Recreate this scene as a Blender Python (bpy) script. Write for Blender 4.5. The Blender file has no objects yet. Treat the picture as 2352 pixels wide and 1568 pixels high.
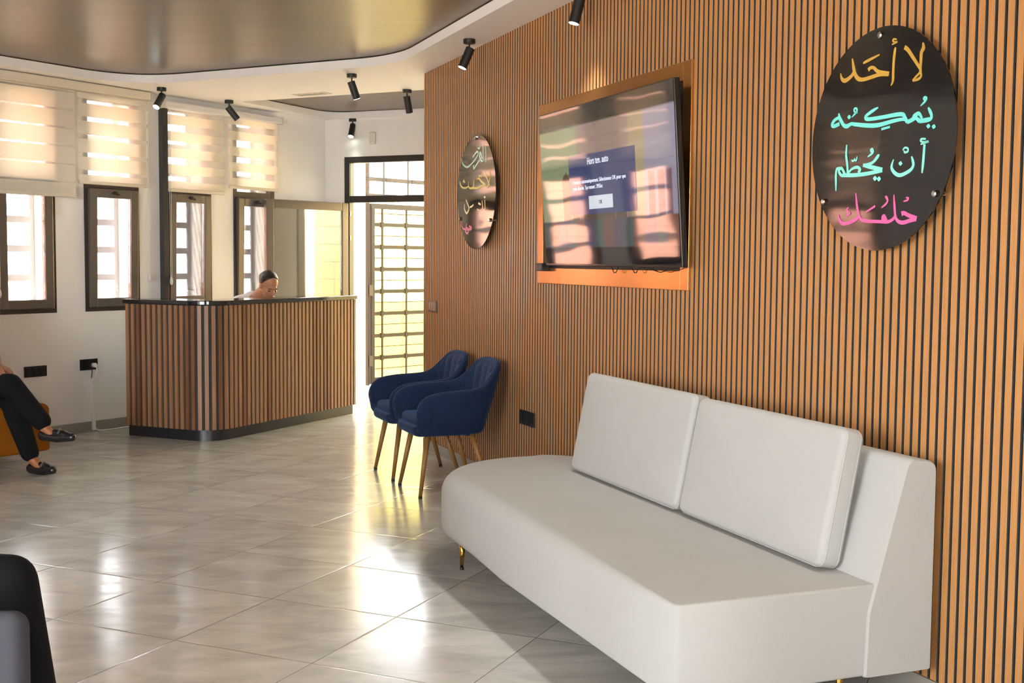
import bpy, bmesh, math, random
from mathutils import Vector, Matrix
from math import sin, cos, pi, radians, sqrt
random.seed(7)
SC = bpy.context.scene
COL = SC.collection
# ---------------------------------------------------------------- camera
PITCH, ROLL, EYE = radians(3.85), radians(.45), 1.42
F = Vector((0, cos(PITCH), -sin(PITCH))); U0 = Vector((0, sin(PITCH), cos(PITCH))); R0 = Vector((1, 0, 0))
RR = cos(ROLL)*R0 + sin(ROLL)*U0; UU = -sin(ROLL)*R0 + cos(ROLL)*U0
cam_data = bpy.data.cameras.new('camera'); cam = bpy.data.objects.new('camera', cam_data); COL.objects.link(cam)
m = Matrix.Identity(4)
for i in range(3):
    m[i][0] = RR[i]; m[i][1] = UU[i]; m[i][2] = -F[i]
m[2][3] = EYE
cam.matrix_world = m
cam_data.sensor_width = 36; cam_data.lens = 36*2735/2352; cam_data.clip_start = .05
SC.camera = cam
# ---------------------------------------------------------------- world and exposure
world = bpy.data.worlds.new('world'); SC.world = world; world.use_nodes = True
bg = world.node_tree.nodes['Background']; bg.inputs[0].default_value = (.95, .98, 1.0, 1); bg.inputs[1].default_value = 13.0
SC.view_settings.view_transform = 'Standard'; SC.view_settings.look = 'None'; SC.view_settings.gamma = 1
SC.view_settings.use_curve_mapping = False; SC.view_settings.exposure = EXPOSURE = 0.82
sun_d = bpy.data.lights.new('sun', 'SUN'); sun_d.energy = 24.0; sun_d.angle = radians(1.5); sun_d.color = (1, .93, .82)
sun = bpy.data.objects.new('sun', sun_d); COL.objects.link(sun)
sun.rotation_euler = Vector((.40, .27, -.86)).to_track_quat('-Z', 'Y').to_euler()
# ---------------------------------------------------------------- frames of reference
HC = 2.82                                             # soffit height
WR_A = radians(-21.25); WRO = Vector((1.335, 3.884, 0))
DR = Vector((sin(WR_A), cos(WR_A), 0)); NR = Vector((-cos(WR_A), sin(WR_A), 0))     # along the slat wall, into the room
ROT_R = math.atan2(-DR.y, -DR.x)
WL_A = radians(33); WLO = Vector((-3.507, 9.613, 0))
DL = Vector((sin(WL_A), cos(WL_A), 0)); NL = Vector((cos(WL_A), -sin(WL_A), 0))
ROT_L = math.atan2(DL.y, DL.x)
BK_A = radians(114.5); BKO = Vector((-1.91, 12.1, 0))
DB = Vector((sin(BK_A), cos(BK_A), 0)); NB = Vector((-cos(BK_A)*-1, 0, 0))
ROT_B = math.atan2(DB.y, DB.x)
def RW(s, w, z=0): return WRO + DR*s + NR*w + Vector((0, 0, z))
def LW(s, v, z=0): return WLO + DL*s + NL*v + Vector((0, 0, z))
# ---------------------------------------------------------------- materials
def lin(c):
    if isinstance(c, str): c = tuple(int(c[i:i+2], 16)/255 for i in (0, 2, 4))
    return tuple((x/12.92 if x <= .04045 else ((x+.055)/1.055)**2.4) for x in c) + (1,)
MATS = {}
def mat(name, col, rough=.6, metal=0, spec=.5, noise=0, nscale=8, bump=0, bscale=60, stretch=None, sheen=0, coat=0, col2=None):
    if name in MATS: return MATS[name]
    m = bpy.data.materials.new(name); m.use_nodes = True; nt = m.node_tree; N = nt.nodes; L = nt.links
    p = N['Principled BSDF']; c = lin(col)
    p.inputs['Base Color'].default_value = c; p.inputs['Roughness'].default_value = rough
    p.inputs['Metallic'].default_value = metal; p.inputs['Specular IOR Level'].default_value = spec
    if sheen: p.inputs['Sheen Weight'].default_value = sheen; p.inputs['Sheen Roughness'].default_value = .4
    if coat: p.inputs['Coat Weight'].default_value = coat; p.inputs['Coat Roughness'].default_value = .08
    if noise or bump:
        tc = N.new('ShaderNodeTexCoord'); mp = N.new('ShaderNodeMapping'); L.new(tc.outputs['Object'], mp.inputs[0])
        if stretch: mp.inputs['Scale'].default_value = stretch
    if noise:
        n = N.new('ShaderNodeTexNoise'); n.inputs['Scale'].default_value = nscale; n.inputs['Detail'].default_value = 5
        L.new(mp.outputs[0], n.inputs[0])
        r = N.new('ShaderNodeValToRGB'); r.color_ramp.elements[0].position = .3; r.color_ramp.elements[1].position = .7
        c2 = lin(col2) if col2 else tuple(max(0, x*(1-noise)) for x in c[:3])+(1,)
        r.color_ramp.elements[0].color = c2; r.color_ramp.elements[1].color = c
        L.new(n.outputs[0], r.inputs[0]); L.new(r.outputs[0], p.inputs['Base Color'])
    if bump:
        n2 = N.new('ShaderNodeTexNoise'); n2.inputs['Scale'].default_value = bscale; n2.inputs['Detail'].default_value = 3
        L.new(mp.outputs[0], n2.inputs[0]); b = N.new('ShaderNodeBump'); b.inputs['Strength'].default_value = bump
        b.inputs['Distance'].default_value = .01; L.new(n2.outputs[0], b.inputs['Height']); L.new(b.outputs[0], p.inputs['Normal'])
    MATS[name] = m; return m
def emit(name, col, s):
    m = bpy.data.materials.new(name); m.use_nodes = True; p = m.node_tree.nodes['Principled BSDF']
    p.inputs['Base Color'].default_value = lin(col); p.inputs['Emission Color'].default_value = lin(col); p.inputs['Emission Strength'].default_value = s
    return m
def glass(name, tint=(1, 1, 1, 1), refl=.08, rough=.0, diff=0):
    m = bpy.data.materials.new(name); m.use_nodes = True; nt = m.node_tree; N = nt.nodes; L = nt.links
    for n in list(N): N.remove(n)
    o = N.new('ShaderNodeOutputMaterial'); t = N.new('ShaderNodeBsdfTransparent'); g = N.new('ShaderNodeBsdfGlossy'); mx = N.new('ShaderNodeMixShader')
    t.inputs[0].default_value = tint; g.inputs['Roughness'].default_value = rough
    lw = N.new('ShaderNodeLayerWeight'); lw.inputs[0].default_value = .35; mr = N.new('ShaderNodeMapRange')
    mr.inputs['To Min'].default_value = refl; mr.inputs['To Max'].default_value = .9
    L.new(lw.outputs['Fresnel'], mr.inputs[0]); L.new(mr.outputs[0], mx.inputs[0])
    src = t.outputs[0]
    if diff:
        d = N.new('ShaderNodeBsdfTranslucent'); d.inputs[0].default_value = tint; m2 = N.new('ShaderNodeMixShader'); m2.inputs[0].default_value = diff
        L.new(t.outputs[0], m2.inputs[1]); L.new(d.outputs[0], m2.inputs[2]); src = m2.outputs[0]
    L.new(src, mx.inputs[1]); L.new(g.outputs[0], mx.inputs[2]); L.new(mx.outputs[0], o.inputs[0])
    return m
def floor_mat():
    m = bpy.data.materials.new('floor tiles'); m.use_nodes = True; nt = m.node_tree; N = nt.nodes; L = nt.links; p = N['Principled BSDF']
    tc = N.new('ShaderNodeTexCoord'); sx = N.new('ShaderNodeSeparateXYZ'); L.new(tc.outputs['Object'], sx.inputs[0])
    def M(op, a, b=None, c=None):
        n = N.new('ShaderNodeMath'); n.operation = op
        for i, v in enumerate((a, b, c)):
            if v is None: continue
            if isinstance(v, (int, float)): n.inputs[i].default_value = v
            else: L.new(v, n.inputs[i])
        return n.outputs[0]
    a = radians(24.1); x, y = sx.outputs[0], sx.outputs[1]
    u = M('ADD', M('MULTIPLY', x, cos(a)), M('MULTIPLY', y, -sin(a)))
    v = M('ADD', M('MULTIPLY', x, sin(a)), M('MULTIPLY', y, cos(a)))
    us = M('DIVIDE', M('ADD', u, 2.317+.603*40), .603); vs = M('DIVIDE', M('ADD', v, -3.47+.607*40), .607)
    fu = M('FRACT', us); fv = M('FRACT', vs)
    eu = M('MINIMUM', fu, M('SUBTRACT', 1, fu)); ev = M('MINIMUM', fv, M('SUBTRACT', 1, fv)); e = M('MINIMUM', eu, ev)
    joint = M('LESS_THAN', e, .0028)
    bev = N.new('ShaderNodeMapRange'); bev.inputs['From Min'].default_value = 0; bev.inputs['From Max'].default_value = .012; L.new(e, bev.inputs[0])
    cb = N.new('ShaderNodeCombineXYZ'); L.new(M('FLOOR', us), cb.inputs[0]); L.new(M('FLOOR', vs), cb.inputs[1])
    wn = N.new('ShaderNodeTexWhiteNoise'); L.new(cb.outputs[0], wn.inputs['Vector'])
    off = N.new('ShaderNodeVectorMath'); off.operation = 'MULTIPLY_ADD'; off.inputs[1].default_value = (9, 9, 9); L.new(wn.outputs['Color'], off.inputs[0]); L.new(tc.outputs['Object'], off.inputs[2])
    mp = N.new('ShaderNodeMapping'); mp.inputs['Scale'].default_value = (1, 2.2, 1); mp.inputs['Rotation'].default_value = (0, 0, .4); L.new(off.outputs[0], mp.inputs[0])
    n = N.new('ShaderNodeTexNoise'); n.inputs['Scale'].default_value = 2.4; n.inputs['Detail'].default_value = 7; n.inputs['Roughness'].default_value = .62; n.inputs['Distortion'].default_value = .8
    L.new(mp.outputs[0], n.inputs[0])
    r = N.new('ShaderNodeValToRGB'); r.color_ramp.elements[0].position = .34; r.color_ramp.elements[1].position = .66
    r.color_ramp.elements[0].color = lin('AEADA6'); r.color_ramp.elements[1].color = lin('CBCAC4'); L.new(n.outputs[0], r.inputs[0])
    mx = N.new('ShaderNodeMix'); mx.data_type = 'RGBA'; mx.blend_type = 'MULTIPLY'; mx.inputs[0].default_value = 1
    tint = N.new('ShaderNodeMapRange'); tint.inputs['To Min'].default_value = .9; tint.inputs['To Max'].default_value = 1.02; L.new(wn.outputs['Value'], tint.inputs[0])
    L.new(r.outputs[0], mx.inputs[6]); L.new(tint.outputs[0], mx.inputs[7])
    mj = N.new('ShaderNodeMix'); mj.data_type = 'RGBA'; L.new(joint, mj.inputs[0]); L.new(mx.outputs[2], mj.inputs[6]); mj.inputs[7].default_value = lin('6E685F')
    L.new(mj.outputs[2], p.inputs['Base Color'])
    n3 = N.new('ShaderNodeTexNoise'); n3.inputs['Scale'].default_value = 5; n3.inputs['Detail'].default_value = 6; L.new(mp.outputs[0], n3.inputs[0])
    rr = N.new('ShaderNodeMapRange'); rr.inputs['From Min'].default_value = .3; rr.inputs['From Max'].default_value = .7; rr.inputs['To Min'].default_value = .14; rr.inputs['To Max'].default_value = .23
    L.new(n3.outputs[0], rr.inputs[0]); L.new(rr.outputs[0], p.inputs['Roughness'])
    p.inputs['Specular IOR Level'].default_value = .6
    hs = M('ADD', bev.outputs[0], M('MULTIPLY', n3.outputs[0], .05))
    b = N.new('ShaderNodeBump'); b.inputs['Strength'].default_value = .35; b.inputs['Distance'].default_value = .002; L.new(hs, b.inputs['Height']); L.new(b.outputs[0], p.inputs['Normal'])
    return m
def blind_mat(name, phase, sheer, period=.142):
    """zebra blind cloth: bands of dense weave alternate with open mesh along the height"""
    m = bpy.data.materials.new(name); m.use_nodes = True; nt = m.node_tree; N = nt.nodes; L = nt.links
    for n in list(N): N.remove(n)
    o = N.new('ShaderNodeOutputMaterial'); tc = N.new('ShaderNodeTexCoord'); sx = N.new('ShaderNodeSeparateXYZ'); L.new(tc.outputs['Object'], sx.inputs[0])
    def M(op, a, b=None):
        n = N.new('ShaderNodeMath'); n.operation = op
        for i, v in enumerate((a, b)):
            if v is None: continue
            if isinstance(v, (int, float)): n.inputs[i].default_value = v
            else: L.new(v, n.inputs[i])
        return n.outputs[0]
    fr = M('FRACT', M('ADD', M('DIVIDE', sx.outputs[2], period), phase+20))
    band = M('LESS_THAN', fr, sheer)
    d = N.new('ShaderNodeBsdfDiffuse'); d.inputs[0].default_value = lin('F6F2EA'); t = N.new('ShaderNodeBsdfTranslucent'); t.inputs[0].default_value = lin('F8EFDF')
    ds = N.new('ShaderNodeMixShader'); ds.inputs[0].default_value = .5; L.new(d.outputs[0], ds.inputs[1]); L.new(t.outputs[0], ds.inputs[2])
    tr = N.new('ShaderNodeBsdfTransparent'); sh = N.new('ShaderNodeMixShader'); sh.inputs[0].default_value = .72; L.new(ds.outputs[0], sh.inputs[1]); L.new(tr.outputs[0], sh.inputs[2])
    mx = N.new('ShaderNodeMixShader'); L.new(band, mx.inputs[0]); L.new(ds.outputs[0], mx.inputs[1]); L.new(sh.outputs[0], mx.inputs[2]); L.new(mx.outputs[0], o.inputs[0])
    return m
M_WALL = mat('wall paint', 'F0ECE8', .55, noise=.04, nscale=2, bump=.05, bscale=90)
M_CEIL = mat('soffit paint', 'F2EEEC', .6)
M_BROWN = mat('brown gloss ceiling', '6F5D4C', .30, noise=.25, nscale=3.2, stretch=(.5, 4, 1), spec=.6, bump=.05, bscale=1.2)
M_FLOOR = floor_mat()
M_BASE = mat('baseboard tile', '9A948A', .3, noise=.15, nscale=5)
M_SLAT = mat('oak slat', 'C08850', .45, noise=.22, nscale=9, stretch=(14, 14, .7), bump=.1, bscale=120)
M_FELT = mat('charcoal felt', '3A3E40', .95)
M_WALNUT = mat('walnut slat', 'A87A56', .42, noise=.3, nscale=6, stretch=(10, 10, .6))
M_WALNUT2 = mat('walnut slat dark', '885A3C', .42, noise=.3, nscale=6, stretch=(10, 10, .6))
M_BLKGL = mat('black gloss', '1B1A1A', .12, spec=.6)
M_TOP = mat('counter black laminate', '232122', .10, spec=.7)
M_PLINTH = mat('plinth charcoal', '26262A', .3)
M_ALU = mat('bronze grey aluminium', '736B64', .32, metal=.45, spec=.5)
M_FRAME = mat('window frame bronze', '463E39', .35, metal=.3)
M_ALUD = mat('dark aluminium', '2C2826', .4, metal=.2)
M_GREY = mat('grille hazed grey', 'B4B4B8', .5)  # pale grey: haze of the bright openings is put into the bars' colour
M_WHITE = mat('white plastic', 'ECEAE4', .4)
M_VAL = mat('valance cream', 'D8CDBB', .45)
M_VAL2 = mat('valance white', 'DCD8DA', .45)
M_GLASS = glass('window glass')
M_SOFA = mat('ivory velvet', 'AEAEAA', .9, noise=.05, nscale=3, spec=.25, bump=.08, bscale=220)
M_GOLD = mat('brass', 'B08A45', .22, metal=1)
M_BLUE = mat('navy velvet', '132645', .75, noise=.25, nscale=14, spec=.25, bump=.06, bscale=150, sheen=.35); M_BLUE.node_tree.nodes['Principled BSDF'].inputs['Sheen Tint'].default_value = (.12, .28, .6, 1)
M_OAKLEG = mat('oak leg', '9A6E38', .4, noise=.2, nscale=20, stretch=(4, 4, 1))
M_BLACK = mat('matt black', '151617', .45)
M_CHROME = mat('polished steel', 'C9C5BE', .15, metal=1)
M_TVG = mat('gold mirror film', 'BE8A50', .18, metal=.9, bump=.12, bscale=9)
M_ORANGE = mat('mustard orange cloth', '96560C', .85, noise=.12, nscale=30, spec=.2)
M_SKIN = mat('skin', 'B9805F', .5)
M_HAIR = mat('dark hair', '2B201B', .45, noise=.4, nscale=40)
M_TROUSER = mat('black trousers', '101013', .9, spec=.2)
M_SHOE = mat('dark leather shoe', '1F1C1E', .25)
M_SHIRT = mat('white shirt', 'E6E4E6', .8)
M_GREYCH = mat('slate grey cloth', '45464C', .9, spec=.2)
# ---------------------------------------------------------------- mesh helpers
def finish(o, smooth, bevel, seg=2, sub=0):
    if smooth:
        for p in o.data.polygons: p.use_smooth = True
    if bevel:
        b = o.modifiers.new('bevel', 'BEVEL'); b.width = bevel; b.segments = seg; b.limit_method = 'ANGLE'; b.angle_limit = radians(35)
    if sub:
        s = o.modifiers.new('sub', 'SUBSURF'); s.levels = sub; s.render_levels = sub
    return o
def obj(name, bm, material, parent=None, loc=None, rot=0, smooth=False, bevel=0, seg=2, sub=0):
    me = bpy.data.meshes.new(name); bmesh.ops.recalc_face_normals(bm, faces=bm.faces[:]); bm.to_mesh(me); bm.free()
    for mm in (material if isinstance(material, (list, tuple)) else [material]): me.materials.append(mm)
    o = bpy.data.objects.new(name, me); COL.objects.link(o)
    if parent: o.parent = parent
    if loc is not None: o.location = loc
    if rot: o.rotation_euler = (0, 0, rot)
    return finish(o, smooth, bevel, seg, sub)
def tag(o, label, cat, group=None):
    o['label'] = label; o['category'] = cat
    if group: o['group'] = group
    return o
def thing(name, label, cat, loc=(0, 0, 0), rot=0, group=None):
    o = bpy.data.objects.new(name, None); COL.objects.link(o); o.location = loc; o.rotation_euler = (0, 0, rot); o.empty_display_size = .1
    return tag(o, label, cat, group)
def struct(o): o['kind'] = 'structure'; return o
def B(): return bmesh.new()
def box(bm, x0, x1, y0, y1, z0, z1, mi=0, M=None):
    v = [bm.verts.new((M @ Vector(p)) if M else p) for p in ((x0,y0,z0),(x1,y0,z0),(x1,y1,z0),(x0,y1,z0),(x0,y0,z1),(x1,y0,z1),(x1,y1,z1),(x0,y1,z1))]
    for f in ((0,3,2,1),(4,5,6,7),(0,1,5,4),(1,2,6,5),(2,3,7,6),(3,0,4,7)):
        fc = bm.faces.new([v[i] for i in f]); fc.material_index = mi
def BX(*a, **k): bm = B(); box(bm, *a, **k); return bm
def tube(bm, pts, rad, n=12, caps=True):
    pts = [Vector(p) for p in pts]; rad = rad if isinstance(rad, (list, tuple)) else [rad]*len(pts); rings = []
    for i, p in enumerate(pts):
        t = (pts[min(i+1, len(pts)-1)]-pts[max(i-1, 0)]).normalized()
        a = Vector((1, 0, 0)) if abs(t.z) > .9 else Vector((0, 0, 1)); u = t.cross(a).normalized(); w = t.cross(u)
        rings.append([bm.verts.new(p+(u*cos(2*pi*k/n)+w*sin(2*pi*k/n))*rad[i]) for k in range(n)])
    for a, b in zip(rings, rings[1:]):
        for k in range(n): bm.faces.new((a[k], a[(k+1) % n], b[(k+1) % n], b[k]))
    if caps: bm.faces.new(rings[0]); bm.faces.new(rings[-1])
def TB(*a, **k): bm = B(); tube(bm, *a, **k); return bm
def ballm(bm, c, r, seg=14, sc=(1, 1, 1), M=None):
    mm = Matrix.Translation(c) @ (M or Matrix.Identity(4)) @ Matrix.Diagonal((sc[0]*r, sc[1]*r, sc[2]*r, 1))
    bmesh.ops.create_uvsphere(bm, u_segments=seg, v_segments=max(6, seg//2+2), radius=1, matrix=mm)
def prism(bm, poly, z0, z1, mi=0):
    lo = [bm.verts.new((x, y, z0)) for x, y in poly]; hi = [bm.verts.new((x, y, z1)) for x, y in poly]; n = len(poly)
    for f in (lo[::-1], hi): fc = bm.faces.new(f); fc.material_index = mi
    for i in range(n): fc = bm.faces.new((lo[i], lo[(i+1) % n], hi[(i+1) % n], hi[i])); fc.material_index = mi
def inset_poly(P, d):
    n = len(P); out = []
    for i in range(n):
        a, b, c = Vector(P[i-1]), Vector(P[i]), Vector(P[(i+1) % n])
        e1 = (b-a).normalized(); e2 = (c-b).normalized(); n1 = Vector((-e1.y, e1.x)); n2 = Vector((-e2.y, e2.x)); k = n1+n2
        k = k/max(.35, k.dot(k)/2); dd = d[i] if isinstance(d, (list, tuple)) else d
        out.append((b.x+k.x*dd, b.y+k.y*dd))
    return out
def pillow(bm, P, z0, z1, rb, rt, crown=0, steps=6):
    """rounded upholstered block over a counter-clockwise outline"""
    n = len(P); rt = rt if isinstance(rt, (list, tuple)) else [rt]*n; rb = rb if isinstance(rb, (list, tuple)) else [rb]*n; rings = []
    def ring(dl, zf): q = inset_poly(P, dl); rings.append([bm.verts.new((q[i][0], q[i][1], zf(i))) for i in range(n)])
    for k in range(steps+1):
        a = pi/2*k/steps; ring([r*(1-sin(a)) for r in rb], lambda i, a=a: z0+rb[i]*(1-cos(a)))
    for k in range(steps+1):
        a = pi/2*k/steps; ring([r*(1-cos(a)) for r in rt], lambda i, a=a: z1-rt[i]*(1-sin(a)))
    for a, b in zip(rings, rings[1:]):
        for i in range(n): bm.faces.new((a[i], a[(i+1) % n], b[(i+1) % n], b[i]))
    for r, dz in ((rings[0], 0), (rings[-1], crown)):
        c = sum((v.co for v in r), Vector())/n
        mid = [bm.verts.new(v.co.lerp(c, .4)+Vector((0, 0, dz*.7))) for v in r]; cv = bm.verts.new(c+Vector((0, 0, dz)))
        for i in range(n): bm.faces.new((r[i], r[(i+1) % n], mid[(i+1) % n], mid[i])); bm.faces.new((mid[i], mid[(i+1) % n], cv))
def roundrect(x0, x1, y0, y1, r, k=5):
    out = []
    for cx, cy, a0 in ((x1-r, y0+r, -pi/2), (x1-r, y1-r, 0), (x0+r, y1-r, pi/2), (x0+r, y0+r, pi)):
        for i in range(k+1): a = a0+pi/2*i/k; out.append((cx+r*cos(a), cy+r*sin(a)))
    return out
def smooth_closed(P, rr, k=6):
    """fillet polygon corners"""
    out = []; n = len(P)
    for i in range(n):
        a, b, c = Vector(P[i-1]), Vector(P[i]), Vector(P[(i+1) % n]); r = rr[i] if isinstance(rr, (list, tuple)) else rr
        if r <= 0: out.append((b.x, b.y)); continue
        p = b+(a-b).normalized()*r; q = b+(c-b).normalized()*r
        for j in range(k+1):
            t = j/k; v = p*(1-t)**2+b*2*t*(1-t)+q*t*t; out.append((v.x, v.y))
    return out
def catmull(pts, k=6):
    out = []; n = len(pts)
    for i in range(n-1):
        p0, p1, p2, p3 = [Vector(pts[max(0, min(n-1, j))]) for j in (i-1, i, i+1, i+2)]
        for j in range(k):
            t = j/k; out.append(.5*((2*p1)+(p2-p0)*t+(2*p0-5*p1+4*p2-p3)*t*t+(3*p1-p0-3*p2+p3)*t**3))
    out.append(Vector(pts[-1])); return out
def stroke(bm, st, y, th=.0012):
    """flat lettering stroke of changing width, in the x-z plane"""
    pts = catmull([Vector(p) for p in st], 4) if len(st) > 2 else [Vector(p) for p in st]; L_, R_ = [], []
    for i, p in enumerate(pts):
        t = pts[min(i+1, len(pts)-1)]-pts[max(0, i-1)]; t = Vector((t.x, t.y)); t = t.normalized() if t.length > 1e-6 else Vector((1, 0))
        w = max(.0012, p.z)/2; L_.append((p.x-t.y*w, p.y+t.x*w)); R_.append((p.x+t.y*w, p.y-t.x*w))
    fr = [[bm.verts.new((q[0], y, q[1])) for q in S] for S in (L_, R_)]; bk = [[bm.verts.new((q[0], y+th, q[1])) for q in S] for S in (L_, R_)]
    for i in range(len(pts)-1):
        bm.faces.new((fr[0][i], fr[0][i+1], fr[1][i+1], fr[1][i])); bm.faces.new((bk[0][i], bk[1][i], bk[1][i+1], bk[0][i+1]))
        bm.faces.new((fr[0][i], bk[0][i], bk[0][i+1], fr[0][i+1])); bm.faces.new((fr[1][i], fr[1][i+1], bk[1][i+1], bk[1][i]))
    for i in (0, -1): bm.faces.new((fr[0][i], fr[1][i], bk[1][i], bk[0][i]))
def text_mesh(name, s, size, material, parent, loc, M=None, sx=1):
    cu = bpy.data.curves.new(name, 'FONT'); cu.body = s; cu.size = size; cu.extrude = .0005; cu.align_x = 'LEFT'
    t = bpy.data.objects.new(name, cu); COL.objects.link(t); dg = bpy.context.evaluated_depsgraph_get()
    me = bpy.data.meshes.new_from_object(t.evaluated_get(dg)); bpy.data.objects.remove(t)
    me.transform((M or Matrix.Identity(4)) @ Matrix.Translation(loc) @ Matrix.Rotation(pi/2, 4, 'X') @ Matrix.Diagonal((sx, 1, 1, 1)))
    me.materials.clear(); me.materials.append(material); o = bpy.data.objects.new(name, me); COL.objects.link(o); o.parent = parent; return o
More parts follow.
